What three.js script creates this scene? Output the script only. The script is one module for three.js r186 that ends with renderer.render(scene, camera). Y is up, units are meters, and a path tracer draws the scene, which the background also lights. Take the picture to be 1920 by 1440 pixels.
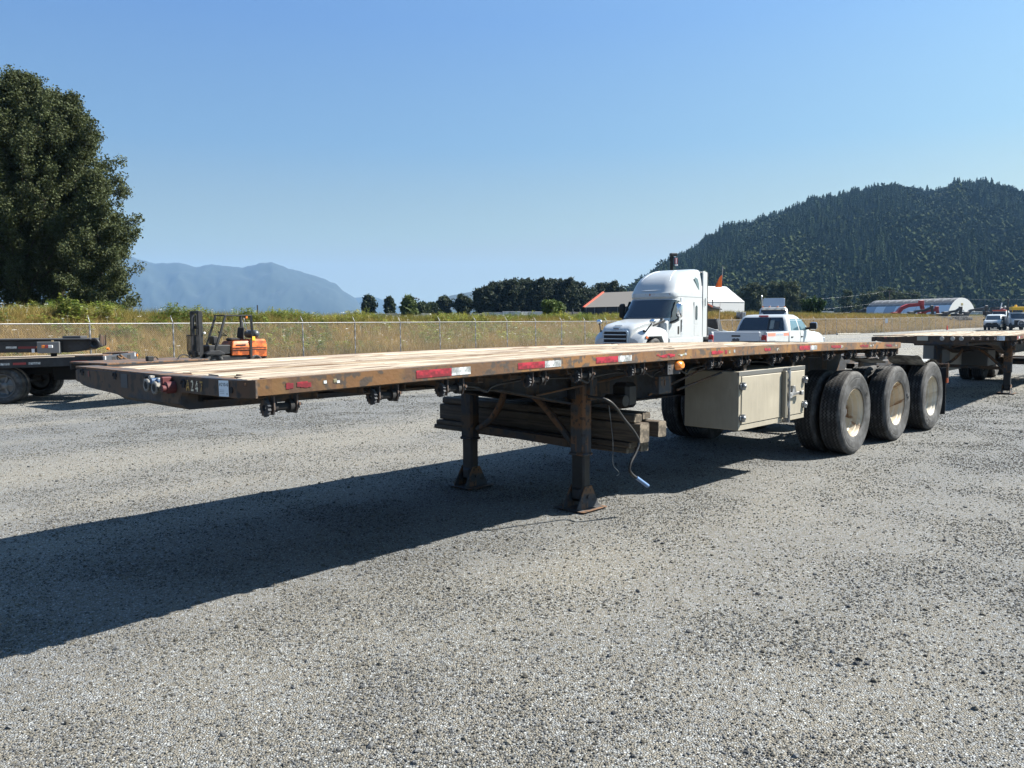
import * as THREE from 'three';
import { mergeGeometries, mergeVertices, toCreasedNormals } from 'three/addons/utils/BufferGeometryUtils.js';

// ---------------------------------------------------------------- camera, sky, sun, exposure, air
const scene = new THREE.Scene();
const EYE = 1.6633, F = 1494.2, PITCH = 0.0768, ROLL = -0.0048;
const camera = new THREE.PerspectiveCamera(2 * Math.atan(720 / F) * 180 / Math.PI, 4 / 3, 0.05, 30000);
camera.position.set(0, EYE, 0);
camera.rotation.set(-PITCH, 0, ROLL, 'YXZ');
scene.add(camera);
const EXPOSURE = 3.2;
const renderer = new THREE.WebGLRenderer({ antialias: true });
renderer.toneMapping = THREE.LinearToneMapping;
renderer.toneMappingExposure = EXPOSURE;
renderer.shadowMap.enabled = true;
const SUN = new THREE.Vector3(1.0, 1.0, -0.146).normalize();
const sunLight = new THREE.DirectionalLight(new THREE.Color(1, 0.945, 0.85), 5);
sunLight.position.copy(SUN).multiplyScalar(120);
sunLight.castShadow = true;
Object.assign(sunLight.shadow.camera, { left: -60, right: 60, top: 60, bottom: -60, near: 1, far: 400 });
sunLight.shadow.mapSize.set(4096, 4096);
scene.add(sunLight, sunLight.target);
{ // clear summer sky: pale at the horizon and round the sun, deeper blue overhead and away from it
  const W = 512, H = 256, d = new Float32Array(W * H * 4);
  const mix = (a, b, t) => a.map((v, i) => v + (b[i] - v) * t);
  const zen = [0.09, 0.22, 0.52], mid = [0.160, 0.345, 0.70], mlo = [0.245, 0.445, 0.67], low = [0.475, 0.58, 0.49], hor = [0.58, 0.64, 0.50];
  for (let j = 0; j < H; j++) for (let i = 0; i < W; i++) {
    const el = ((j + 0.5) / H - 0.5) * Math.PI, az = ((i + 0.5) / W - 0.5) * 2 * Math.PI;
    const dx = Math.cos(el) * Math.cos(az), dy = Math.sin(el), dz = Math.cos(el) * Math.sin(az);
    const e = Math.max(0, el * 180 / Math.PI);
    let c = e < 5 ? mix(hor, low, e / 5) : e < 12 ? mix(low, mlo, (e - 5) / 7) : e < 20 ? mix(mlo, mid, (e - 12) / 8) : mix(mid, zen, Math.min(1, (e - 20) / 45));
    const cs = dx * SUN.x + dy * SUN.y + dz * SUN.z, ang = Math.acos(Math.max(-1, Math.min(1, cs))) * 180 / Math.PI;
    const g = 0.62 * (1 + 12 * Math.exp(-Math.max(ang, 26) / 25));
    const w = 0.5 * Math.exp(-Math.max(ang, 20) / 32);
    c = [(c[0] * g + w * 0.32) * 1.07, (c[1] * Math.pow(g, 0.9) + w * 0.12) * 1.06, (c[2] * Math.pow(g, 0.6) + w * 0.02) * 1.02];
    if (el < 0) c = [0.30, 0.30, 0.29];
    const k = (j * W + i) * 4;
    d[k] = c[0] / EXPOSURE; d[k + 1] = c[1] / EXPOSURE; d[k + 2] = c[2] / EXPOSURE; d[k + 3] = 1;
  }
  const t = new THREE.DataTexture(d, W, H, THREE.RGBAFormat, THREE.FloatType);
  t.mapping = THREE.EquirectangularReflectionMapping; t.magFilter = t.minFilter = THREE.LinearFilter; t.needsUpdate = true;
  scene.background = t; scene.environment = t;
}
scene.fog = new THREE.FogExp2(new THREE.Color().setRGB(0.30, 0.58, 1.0), 0.00007);

// ---------------------------------------------------------------- helpers
const PI = Math.PI, V = (x, y, z) => new THREE.Vector3(x, y, z);
function rng(a) { return () => { a |= 0; a = a + 0x6D2B79F5 | 0; let t = Math.imul(a ^ a >>> 15, 1 | a); t = t + Math.imul(t ^ t >>> 7, 61 | t) ^ t; return ((t ^ t >>> 14) >>> 0) / 4294967296; }; }
const clamp = (x, a = 0, b = 1) => x < a ? a : x > b ? b : x;
const sst = (a, b, x) => { const t = clamp((x - a) / (b - a)); return t * t * (3 - 2 * t); };
const lerp = (a, b, t) => a + (b - a) * t;
function interp(pts, x) { if (x <= pts[0][0]) return pts[0][1]; for (let i = 1; i < pts.length; i++) if (x <= pts[i][0]) return lerp(pts[i - 1][1], pts[i][1], (x - pts[i - 1][0]) / (pts[i][0] - pts[i - 1][0])); return pts[pts.length - 1][1]; }
function hash2(x, y) { let h = Math.imul(x, 374761393) + Math.imul(y, 668265263) | 0; h = Math.imul(h ^ h >>> 13, 1274126177); return ((h ^ h >>> 16) >>> 0) / 4294967296; }
const md = (a, n) => ((a % n) + n) % n;
function vn(x, y, per = 0) { // value noise, tiling when per is given
  const xi = Math.floor(x), yi = Math.floor(y), fx = x - xi, fy = y - yi, u = fx * fx * (3 - 2 * fx), v = fy * fy * (3 - 2 * fy);
  const h = per ? (a, b) => hash2(md(a, per), md(b, per)) : hash2;
  return lerp(lerp(h(xi, yi), h(xi + 1, yi), u), lerp(h(xi, yi + 1), h(xi + 1, yi + 1), u), v);
}
function fbm(x, y, o = 4, per = 0) { let s = 0, a = 0.5, n = 0; for (let i = 0; i < o; i++) { s += a * vn(x + i * 17, y + i * 29, per); n += a; a *= 0.5; x *= 2; y *= 2; per *= 2; } return s / n; }
// a pixel of the 1920-wide view and a depth ahead of the camera -> a point in the place
function at(px, py, z) {
  let u = px - 960, v = py - 720; const c = Math.cos(-ROLL), s = Math.sin(-ROLL);
  [u, v] = [u * c - v * s, u * s + v * c];
  const a = u / F, b = -v / F, cp = Math.cos(PITCH), sp = Math.sin(PITCH), y = b * cp - sp, f = cp + b * sp;
  return V(a / f * z, EYE + y / f * z, -z);
}
const used = {};
function numbered(n) { if (!(n in used)) { used[n] = 0; return n; } used[n]++; return n + '_' + String(used[n]).padStart(3, '0'); }
function tag(o, label, category, group, kind) { if (label) o.userData.label = label; if (category) o.userData.category = category; if (group) o.userData.group = group; if (kind) o.userData.kind = kind; return o; }
function thing(name, label, category, pos = [0, 0, 0], turn = 0, group) {
  const o = new THREE.Group(); o.name = numbered(name); scene.add(o); o.position.set(...pos); o.rotation.y = turn; tag(o, label, category, group); return o;
}
function boxUV(g, k = 1) { // uv in metres from the dominant axis
  const p = g.attributes.position, n = g.attributes.normal, uv = new Float32Array(p.count * 2);
  for (let i = 0; i < p.count; i++) {
    const ax = Math.abs(n.getX(i)), ay = Math.abs(n.getY(i)), az = Math.abs(n.getZ(i)), x = p.getX(i), y = p.getY(i), z = p.getZ(i);
    const [a, b] = ay >= ax && ay >= az ? [x, z] : ax >= az ? [z, y] : [x, y];
    uv[2 * i] = a * k; uv[2 * i + 1] = b * k;
  }
  g.setAttribute('uv', new THREE.BufferAttribute(uv, 2)); return g;
}
function prep(g) { if (g.index) g = g.toNonIndexed(); for (const k of Object.keys(g.attributes)) if (!['position', 'normal', 'uv'].includes(k)) g.deleteAttribute(k); if (!g.attributes.normal) g.computeVertexNormals(); if (!g.attributes.uv || !g.userData.keepUV) boxUV(g); g.morphAttributes = {}; return g; }
function merge(list) { list = list.flat(Infinity).map(prep); return list.length === 1 ? list[0] : mergeGeometries(list); }
function mesh(name, geos, mat, parent = scene, label) {
  const m = new THREE.Mesh(merge([geos]), mat); m.name = parent === scene ? numbered(name) : name; m.castShadow = m.receiveShadow = true; parent.add(m); if (label) m.userData.label = label; return m;
}
function part(name, geos, mat, parent, label) { const m = mesh(name, geos, mat, parent, label); return m; }
function sub(name, parent) { const g = new THREE.Group(); g.name = name; parent.add(g); return g; }
function T(g, x = 0, y = 0, z = 0, rx = 0, ry = 0, rz = 0) { g.applyMatrix4(new THREE.Matrix4().compose(V(x, y, z), new THREE.Quaternion().setFromEuler(new THREE.Euler(rx, ry, rz)), V(1, 1, 1))); return g; }
// box with chamfered edges, centred at x y z
function cb(w, h, d, x = 0, y = 0, z = 0, c = 0.004, rx = 0, ry = 0, rz = 0) {
  c = Math.min(c, w * 0.45, h * 0.45, d * 0.45);
  const a = [w / 2, h / 2, d / 2], pos = [];
  const P = (s, k) => { const v = [s[0] * (a[0] - c), s[1] * (a[1] - c), s[2] * (a[2] - c)]; v[k] = s[k] * a[k]; return v; };
  const tri = (p, q, r) => { const n = [(q[1] - p[1]) * (r[2] - p[2]) - (q[2] - p[2]) * (r[1] - p[1]), (q[2] - p[2]) * (r[0] - p[0]) - (q[0] - p[0]) * (r[2] - p[2]), (q[0] - p[0]) * (r[1] - p[1]) - (q[1] - p[1]) * (r[0] - p[0])]; const o = n[0] * (p[0] + q[0] + r[0]) + n[1] * (p[1] + q[1] + r[1]) + n[2] * (p[2] + q[2] + r[2]); if (o >= 0) pos.push(...p, ...q, ...r); else pos.push(...p, ...r, ...q); };
  const quad = (p, q, r, s) => { tri(p, q, r); tri(p, r, s); };
  for (let k = 0; k < 3; k++) for (const s of [-1, 1]) { const i = (k + 1) % 3, j = (k + 2) % 3, f = (m, n) => { const v = [0, 0, 0]; v[k] = s; v[i] = m; v[j] = n; return P(v, k); }; quad(f(-1, -1), f(1, -1), f(1, 1), f(-1, 1)); }
  for (let k = 0; k < 3; k++) { const i = (k + 1) % 3, j = (k + 2) % 3; for (const m of [-1, 1]) for (const n of [-1, 1]) { const f = (e, q) => { const v = [0, 0, 0]; v[k] = e; v[i] = m; v[j] = n; return P(v, q); }; quad(f(-1, i), f(1, i), f(1, j), f(-1, j)); } }
  for (const x1 of [-1, 1]) for (const y1 of [-1, 1]) for (const z1 of [-1, 1]) tri(P([x1, y1, z1], 0), P([x1, y1, z1], 1), P([x1, y1, z1], 2));
  const g = new THREE.BufferGeometry(); g.setAttribute('position', new THREE.Float32BufferAttribute(pos, 3)); g.computeVertexNormals();
  return T(g, x, y, z, rx, ry, rz);
}
// cylinder along an axis, centred
function cyl(r, l, axis = 'y', x = 0, y = 0, z = 0, n = 20, r2 = r, open = false) { const g = new THREE.CylinderGeometry(r2, r, l, n, 1, open); if (axis === 'x') g.rotateZ(-PI / 2); if (axis === 'z') g.rotateX(PI / 2); return g.translate(x, y, z); }
function bar(a, b, r, n = 6, r2 = r) { const A = V(...a), B = V(...b), d = B.clone().sub(A), g = new THREE.CylinderGeometry(r2, r, d.length(), n); g.applyMatrix4(new THREE.Matrix4().makeRotationFromQuaternion(new THREE.Quaternion().setFromUnitVectors(V(0, 1, 0), d.clone().normalize()))); const c = A.add(B).multiplyScalar(0.5); return g.translate(c.x, c.y, c.z); }
function beam(a, b, w, h, up = [0, 1, 0]) { // square bar from a to b
  const A = V(...a), B = V(...b), d = B.clone().sub(A), l = d.length(), X = d.clone().normalize(), Z = X.clone().cross(V(...up)).normalize(), Y = Z.clone().cross(X);
  const g = cb(l, h, w, 0, 0, 0, 0.004); g.applyMatrix4(new THREE.Matrix4().makeBasis(X, Y, Z)); const c = A.add(B).multiplyScalar(0.5); return g.translate(c.x, c.y, c.z);
}
function tube(pts, r, n = 8, seg = 32) { return new THREE.TubeGeometry(new THREE.CatmullRomCurve3(pts.map((p) => V(...p)), false, 'centripetal'), seg, r, n, false); }
function lathe(pts, n = 40) { return new THREE.LatheGeometry(pts.map((p) => new THREE.Vector2(...p)), n); }
function extr(pts, depth, bevel = 0.004) { const s = new THREE.Shape(pts.map((p) => new THREE.Vector2(...p))); return new THREE.ExtrudeGeometry(s, { depth: depth - 2 * bevel, bevelEnabled: bevel > 0, bevelSize: bevel, bevelThickness: bevel, bevelSegments: 1, bevelOffset: -bevel, curveSegments: 6 }).translate(0, 0, bevel); }
// polygon in the x-y plane, extruded from z0 to z1
const slab = (pts, z0, z1, bevel = 0.003) => extr(pts, z1 - z0, bevel).translate(0, 0, z0);
function rect2(w, h, r, n = 4) { const o = []; for (let q = 0; q < 4; q++) for (let i = 0; i <= n; i++) { const a = q * PI / 2 + i / n * PI / 2; o.push([(q === 0 || q === 3 ? w / 2 - r : -w / 2 + r) + r * Math.cos(a), (q < 2 ? h / 2 - r : -h / 2 + r) + r * Math.sin(a)]); } return o; }
// closed rings of equal length -> skin
function loft(rings, caps = true, smooth = true) {
  const n = rings[0].length, pos = [], idx = [];
  for (const r of rings) for (const p of r) pos.push(...p);
  for (let i = 0; i + 1 < rings.length; i++) for (let j = 0; j < n; j++) { const a = i * n + j, b = i * n + (j + 1) % n, c = a + n, d = b + n; idx.push(a, b, d, a, d, c); }
  if (caps) for (const [i, f] of [[0, 1], [rings.length - 1, 0]]) { const c = [0, 0, 0]; for (const p of rings[i]) for (let k = 0; k < 3; k++) c[k] += p[k] / n; const q = pos.length / 3; pos.push(...c); for (let j = 0; j < n; j++) { const a = i * n + j, b = i * n + (j + 1) % n; f ? idx.push(q, b, a) : idx.push(q, a, b); } }
  const g = new THREE.BufferGeometry(); g.setAttribute('position', new THREE.Float32BufferAttribute(pos, 3)); g.setIndex(idx); g.computeVertexNormals();
  if (smooth) return toCreasedNormals(g, 0.6); const f = g.toNonIndexed(); f.computeVertexNormals(); return f;
}
function patch(rows) { // open grid surface
  const n = rows[0].length, pos = [], idx = []; for (const r of rows) for (const p of r) pos.push(...p);
  for (let i = 0; i + 1 < rows.length; i++) for (let j = 0; j + 1 < n; j++) { const a = i * n + j; idx.push(a, a + 1, a + n + 1, a, a + n + 1, a + n); }
  const g = new THREE.BufferGeometry(); g.setAttribute('position', new THREE.Float32BufferAttribute(pos, 3)); g.setIndex(idx); g.computeVertexNormals(); return g;
}

// ---------------------------------------------------------------- materials
function tex(n, fn, srgb = true, h = n) {
  const d = new Uint8Array(n * h * 4);
  for (let y = 0; y < h; y++) for (let x = 0; x < n; x++) { const c = fn(x / n, y / h, x, y), k = (y * n + x) * 4; d[k] = clamp(c[0]) * 255; d[k + 1] = clamp(c[1]) * 255; d[k + 2] = clamp(c[2]) * 255; d[k + 3] = c.length > 3 ? clamp(c[3]) * 255 : 255; }
  const t = new THREE.DataTexture(d, n, h, THREE.RGBAFormat); t.wrapS = t.wrapT = THREE.RepeatWrapping; t.magFilter = THREE.LinearFilter; t.minFilter = THREE.LinearMipmapLinearFilter; t.generateMipmaps = true; if (srgb) t.colorSpace = THREE.SRGBColorSpace; t.needsUpdate = true; return t;
}
const rep = (t, x, y = x) => { const c = t.clone(); c.repeat.set(x, y); c.needsUpdate = true; return c; };
const lin = (r, g, b) => new THREE.Color().setRGB(r, g, b);
const toS = (v) => v <= 0.0031308 ? v * 12.92 : 1.055 * Math.pow(v, 1 / 2.4) - 0.055;
const L3 = (r, g, b) => [toS(r), toS(g), toS(b)]; // linear base colour -> texture value
const mx = (a, b, t) => [lerp(a[0], b[0], t), lerp(a[1], b[1], t), lerp(a[2], b[2], t)];
const M = (r, g, b, rough = 0.6, metal = 0, o = {}) => new THREE.MeshStandardMaterial({ color: lin(r, g, b), roughness: rough, metalness: metal, ...o });
const MP = (r, g, b, rough = 0.6, metal = 0, o = {}) => new THREE.MeshPhysicalMaterial({ color: lin(r, g, b), roughness: rough, metalness: metal, ...o });
const grime = tex(256, (u, v) => { const n = fbm(u * 8, v * 8, 5, 8), m = fbm(u * 3 + 5, v * 3, 3, 3); const k = 0.62 + 0.38 * sst(0.3, 0.7, n * 0.6 + m * 0.4); return [k, k, k]; });
const bumpFine = tex(256, (u, v) => { const n = fbm(u * 16, v * 16, 5, 16); return [n, n, n]; }, false);
const rustTex = tex(512, (u, v) => { // orange paint that has rusted: pale orange, brown streaks down the face, dark pits
  const n = fbm(u * 10, v * 10, 5, 10), s = fbm(u * 60, v * 10, 3, 60), p = fbm(u * 48 + 9, v * 48, 4, 48), big = fbm(u * 3 + 2, v * 3, 3, 3);
  let c = mx(L3(0.125, 0.058, 0.016), L3(0.155, 0.085, 0.024), sst(0.35, 0.65, n)); c = mx(c, L3(0.075, 0.033, 0.016), 0.85 * sst(0.5, 0.72, s * 0.5 + n * 0.5)); c = mx(c, L3(0.07, 0.036, 0.018), 0.8 * sst(0.46, 0.62, big * 0.55 + n * 0.45)); c = mx(c, L3(0.035, 0.028, 0.025), 0.9 * sst(0.57, 0.67, p * 0.7 + big * 0.3)); return c;
});
const darkRustTex = tex(512, (u, v) => {
  const n = fbm(u * 3, v * 3, 5, 3), s = fbm(u * 14, v * 3, 4, 42), p = fbm(u * 20 + 9, v * 20, 4, 20);
  let c = mx(L3(0.020, 0.025, 0.034), L3(0.06, 0.038, 0.024), sst(0.42, 0.58, n)); c = mx(c, L3(0.09, 0.045, 0.022), 0.6 * sst(0.55, 0.75, s)); c = mx(c, L3(0.012, 0.012, 0.014), 0.7 * sst(0.55, 0.7, p)); return c;
});
const woodTex = tex(1024, (u, v) => { // u along the board; bleached, cracked, stained
  const g = fbm(u * 4, v * 90, 4, 0), n = fbm(u * 4, v * 12, 4), st = fbm(u * 7 + 40, v * 22, 4), cr = vn(u * 10 + fbm(u * 8, v * 8, 3) * 2, v * 120);
  let c = mx(L3(0.37, 0.33, 0.265), L3(0.22, 0.18, 0.135), sst(0.35, 0.7, g)); c = mx(c, L3(0.42, 0.38, 0.31), 0.6 * sst(0.5, 0.75, n)); c = mx(c, L3(0.09, 0.05, 0.028), 0.85 * sst(0.51, 0.66, st)); c = mx(c, L3(0.05, 0.035, 0.025), 0.8 * sst(0.84, 0.93, cr)); return c;
}, true, 256);
const woodBump = tex(512, (u, v) => { const g = fbm(u * 6, v * 90, 4), c = vn(u * 10, v * 120); const k = g * 0.7 - 0.5 * sst(0.84, 0.93, c) + 0.2; return [k, k, k]; }, false, 256);
const timberTex = tex(512, (u, v) => { const g = fbm(u * 4, v * 60, 4), n = fbm(u * 12, v * 12, 4); let c = mx(L3(0.085, 0.066, 0.048), L3(0.05, 0.038, 0.028), sst(0.3, 0.7, g)); c = mx(c, L3(0.045, 0.035, 0.028), 0.7 * sst(0.55, 0.75, n)); return c; }, true, 256);
const MAT = {
  rail: new THREE.MeshStandardMaterial({ map: rep(rustTex, 0.5), bumpMap: rep(bumpFine, 3), bumpScale: 0.0015, roughness: 0.8 }),
  railWorn: new THREE.MeshStandardMaterial({ map: rep(rustTex, 0.5), bumpMap: rep(bumpFine, 3), bumpScale: 0.0015, roughness: 0.8, vertexColors: true }),
  steel: new THREE.MeshStandardMaterial({ map: rep(darkRustTex, 1.0), bumpMap: rep(bumpFine, 3), bumpScale: 0.0012, roughness: 0.75 }),
  brown: new THREE.MeshStandardMaterial({ map: rep(darkRustTex, 1.7), color: lin(2.0, 1.75, 1.5), bumpMap: rep(bumpFine, 4), bumpScale: 0.001, roughness: 0.85 }),
  wood: new THREE.MeshStandardMaterial({ map: rep(woodTex, 0.45, 3.2), bumpMap: rep(woodBump, 0.45, 3.2), bumpScale: 0.004, roughness: 0.9 }),
  boards: [[1, 1, 1], [0.76, 0.69, 0.61], [1.1, 1.09, 1.06], [0.93, 0.88, 0.82]].map((c) => new THREE.MeshStandardMaterial({ color: lin(...c), map: rep(woodTex, 0.45, 3.2), bumpMap: rep(woodBump, 0.45, 3.2), bumpScale: 0.004, roughness: 0.9 })),
  timber: new THREE.MeshStandardMaterial({ map: rep(timberTex, 0.8, 1.6), bumpMap: rep(woodBump, 0.8, 1.6), bumpScale: 0.004, roughness: 0.92 }),
  timberEnd: M(0.17, 0.14, 0.105, 0.95, 0, { map: rep(grime, 6) }),
  black: M(0.014, 0.015, 0.018, 0.55, 0, { map: rep(grime, 2) }),
  blackMatt: M(0.012, 0.012, 0.013, 0.9),
  rubber: M(0.07, 0.07, 0.07, 0.85, 0, { map: rep(grime, 3), bumpMap: rep(bumpFine, 8), bumpScale: 0.0008 }),
  sidewall: M(0.06, 0.061, 0.063, 0.75, 0, { map: rep(grime, 2.2) }),
  rubberDust: M(0.045, 0.044, 0.042, 0.9, 0, { map: rep(grime, 3) }),
  rims: [[1, 0.98, 0.92, 0.585], [1.1, 1.02, 0.9, 0.55], [1.05, 1.08, 1.1, 0.66]].map(([r, g, b, th]) => new THREE.MeshStandardMaterial({ roughness: 0.55, color: lin(r, g, b), map: tex(256, (u, v) => { const n = fbm(u * 5 + th * 9, v * 5, 5), p = fbm(u * 14, v * 14 + th * 30, 4); let c = mx(L3(0.46, 0.43, 0.37), L3(0.30, 0.25, 0.18), sst(0.3, 0.75, n)); c = mx(c, L3(0.13, 0.06, 0.025), 0.9 * sst(th, th + 0.1, n * 0.5 + p * 0.5)); return c; }) })),
  rimWhite: new THREE.MeshStandardMaterial({ map: tex(256, (u, v) => { const n = fbm(u * 7, v * 7, 5, 7), p = fbm(u * 20, v * 20, 4, 20); let c = mx(L3(0.48, 0.45, 0.40), L3(0.36, 0.31, 0.24), n); c = mx(c, L3(0.16, 0.075, 0.03), 0.85 * sst(0.58, 0.7, n * 0.5 + p * 0.5)); return c; }), roughness: 0.55 }),
  alu: M(0.50, 0.50, 0.50, 0.38, 0.7, { map: rep(grime, 3) }),
  galv: M(0.34, 0.345, 0.35, 0.5, 0.5, { map: rep(grime, 4) }),
  chrome: M(0.7, 0.7, 0.7, 0.15, 1),
  white: MP(0.39, 0.41, 0.42, 0.35, 0, { clearcoat: 0.5, clearcoatRoughness: 0.1, map: rep(tex(256, (u, v) => { const n = 0.93 + 0.07 * fbm(u * 6, v * 6, 4, 6); return [n, n, n]; }), 0.5) }),
  glass: MP(0.01, 0.012, 0.014, 0.06, 0, { clearcoat: 1, clearcoatRoughness: 0.02 }),
  pane: MP(0.75, 0.82, 0.82, 0.03, 0, { transmission: 1, thickness: 0, ior: 1.45 }),
  red: M(0.32, 0.012, 0.02, 0.45), redLamp: MP(0.28, 0.008, 0.01, 0.2, 0, { clearcoat: 1 }),
  amber: MP(0.75, 0.20, 0.015, 0.25, 0, { clearcoat: 1 }),
  tapeW: M(0.52, 0.55, 0.56, 0.5, 0, { map: rep(grime, 7) }), tapeOld: M(0.33, 0.30, 0.18, 0.7, 0, { map: rep(grime, 9) }), tapeR: M(0.33, 0.012, 0.03, 0.5, 0, { map: rep(grime, 6) }),
  paper: M(0.62, 0.66, 0.70, 0.7),
  orange: M(0.62, 0.13, 0.02, 0.5, 0, { map: rep(grime, 1.5) }),
};

// ---------------------------------------------------------------- flatbed trailers (local x: metres back from the nose, y: up, z: towards the side that the sun grazes)
const HALF = 1.294, LEN = 9.54;
const camber = (s) => 1.3737 + 0.0194 * s - 0.0021 * s * s;
const zT = (t) => HALF - t;                      // t: metres in from that side
function bent(s0, s1, prof, hf, n = 24, jag = 0) { // profile [[y below the deck, z]...] run along the cambered deck
  const rings = []; for (let i = 0; i <= n; i++) { const s = lerp(s0, s1, i / n); rings.push(prof.map(([y, z]) => [s + (i === 0 ? jag : 0), hf(s) + y, z])); } return loft(rings, true, false);
}
function canvasTex(w, h, draw) { const c = document.createElement('canvas'); c.width = w; c.height = h; const g = c.getContext('2d'); draw(g, w, h); const t = new THREE.CanvasTexture(c); t.colorSpace = THREE.SRGBColorSpace; t.needsUpdate = true; return t; }
function decal(w, h, x, y, z, ry, t, o = {}) { const g = new THREE.PlaneGeometry(w, h); g.userData.keepUV = true; T(g, x, y, z, o.rx || 0, ry, o.rz || 0); const m = new THREE.MeshStandardMaterial({ map: t, roughness: o.rough ?? 0.7, alphaTest: o.cut ? 0.5 : 0, side: THREE.DoubleSide }); return [g, m]; }

function tyreGeo(R, w, rr) { // lathe round y: tread with grooves, shoulders, side walls, bead
  const h = w / 2, p = [[rr, -h * 0.62], [rr + 0.02, -h * 0.78], [rr + (R - rr) * 0.45, -h * 0.99], [rr + (R - rr) * 0.72, -h], [R - 0.03, -h * 0.93], [R - 0.008, -h * 0.82]];
  const gr = [-0.52, -0.2, 0.2, 0.52]; p.push([R - 0.001, -h * 0.76]);
  for (const g of gr) p.push([R, h * (g - 0.045)], [R - 0.011, h * (g - 0.03)], [R - 0.011, h * (g + 0.03)], [R, h * (g + 0.045)]);
  p.push([R - 0.001, h * 0.76]); const q = p.slice(0, 6).map(([a, b]) => [a, -b]).reverse(); p.push(...q);
  return toCreasedNormals(lathe(p.map(([a, b]) => [a, b]), 72), 0.5).rotateX(PI / 2);
}
function zigzag(R, w, n, off) { // zig-zag sipes between the ribs, standing as dark grooves: thin raised lines
  const out = []; for (const g of [-0.52, -0.2, 0.2, 0.52]) { const pts = []; for (let i = 0; i <= n; i++) { const a = i / n * 2 * PI; pts.push([Math.cos(a) * (R + 0.0015), Math.sin(a) * (R + 0.0015), w / 2 * g + (i % 2 ? 0.011 : -0.011)]); }
    const pos = []; for (let i = 0; i < n; i++) { const a = pts[i], b = pts[i + 1], d = 0.010; pos.push(a[0], a[1], a[2] - d, b[0], b[1], b[2] - d, b[0], b[1], b[2] + d, a[0], a[1], a[2] - d, b[0], b[1], b[2] + d, a[0], a[1], a[2] + d); }
    const q = new THREE.BufferGeometry(); q.setAttribute('position', new THREE.Float32BufferAttribute(pos, 3)); q.computeVertexNormals(); out.push(q); } return out;
}
const TY = { R: 0.52, w: 0.275, rr: 0.29 };
const gTyre = prep(tyreGeo(TY.R, TY.w, TY.rr)), gWall = prep(toCreasedNormals(lathe([[0.297, 0.112], [0.31, 0.122], [0.335, 0.128], [0.337, 0.1265], [0.342, 0.1285], [0.36, 0.1335], [0.40, 0.1385], [0.43, 0.1392], [0.434, 0.137], [0.44, 0.1388], [0.462, 0.1372], [0.466, 0.135], [0.472, 0.1362], [0.488, 0.131]], 72), 0.4).rotateX(PI / 2)), gZig = prep(merge(zigzag(TY.R, TY.w, 150)));
// rim: deep barrel open towards +z, disc set back, hub and studs
const gBarrel = prep(toCreasedNormals(lathe([[0.300, 0.118], [0.303, 0.108], [0.296, 0.100], [0.288, 0.092], [0.283, 0.062], [0.268, 0.054], [0.264, 0.0], [0.25, -0.012], [0.245, -0.085], [0.22, -0.098], [0.145, -0.09]], 56), 0.7).rotateX(PI / 2));
const gHub = prep(merge([lathe([[0, 0.0], [0.05, 0.0], [0.062, -0.012], [0.066, -0.07], [0.15, -0.088]], 28).rotateX(PI / 2), ...Array.from({ length: 10 }, (_, i) => cyl(0.014, 0.04, 'z', 0.115 * Math.cos(i * PI / 5), 0.115 * Math.sin(i * PI / 5), -0.08, 6))]));
{ const p = gBarrel.attributes.position, u = gBarrel.attributes.uv; for (let i = 0; i < p.count; i++) u.setXY(i, 0.9 * p.getX(i) + 0.5 * p.getZ(i), 0.9 * p.getY(i) + 0.3 * p.getZ(i)); }
function raised(text, R0, R1, a0, da, o = 0.002, z = TY.w / 2) { // raised moulded letters on a side wall: small bars standing in for each stroke
  return text.map((segs, i) => { const a = a0 + i * da; return segs.map(([u0, v0, u1, v1]) => { const f = (u, v) => { const r = lerp(R0, R1, v), q = a - (u - 0.5) * da * 0.72; return [r * Math.cos(q), r * Math.sin(q), z * 1.0]; }; return beam(f(u0, v0), f(u1, v1), 0.007, 0.007, [0, 0, 1]); }); });
}
const STROKES = { L: [[0, 1, 0, 0], [0, 0, 1, 0]], O: [[0, 0, 0, 1], [0, 1, 1, 1], [1, 1, 1, 0], [1, 0, 0, 0]], I: [[0.5, 0, 0.5, 1]], E: [[0, 0, 0, 1], [0, 1, 1, 1], [0, 0.5, 0.8, 0.5], [0, 0, 1, 0]], A: [[0, 0, 0.5, 1], [0.5, 1, 1, 0], [0.2, 0.4, 0.8, 0.4]], R: [[0, 0, 0, 1], [0, 1, 1, 1], [1, 1, 1, 0.5], [1, 0.5, 0, 0.5], [0.3, 0.5, 1, 0]] };
function wheel(parent, x, z, side, outer, rimMat, letters, dusty) { // side: +1 faces +z
  const w = sub('wheel', parent); w.position.set(x, TY.R, z); if (side < 0) w.rotation.y = PI; w.rotation.z = (x * 7 + z * 3) % 6;
  const add = (n, g, m) => { const k = new THREE.Mesh(g, m); k.name = n; k.castShadow = k.receiveShadow = true; w.add(k); return k; };
  add('tyre', gTyre, MAT.rubber); add('tread_groove', gZig, MAT.blackMatt); add('side_wall', gWall, MAT.sidewall);
  if (outer) { add('rim', gBarrel, rimMat); add('hub', gHub, MAT.brown); if (letters) add('raised_lettering', letters, MAT.rubberDust); } else add('rim', gBarrel, MAT.brown);
  return w;
}
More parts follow.
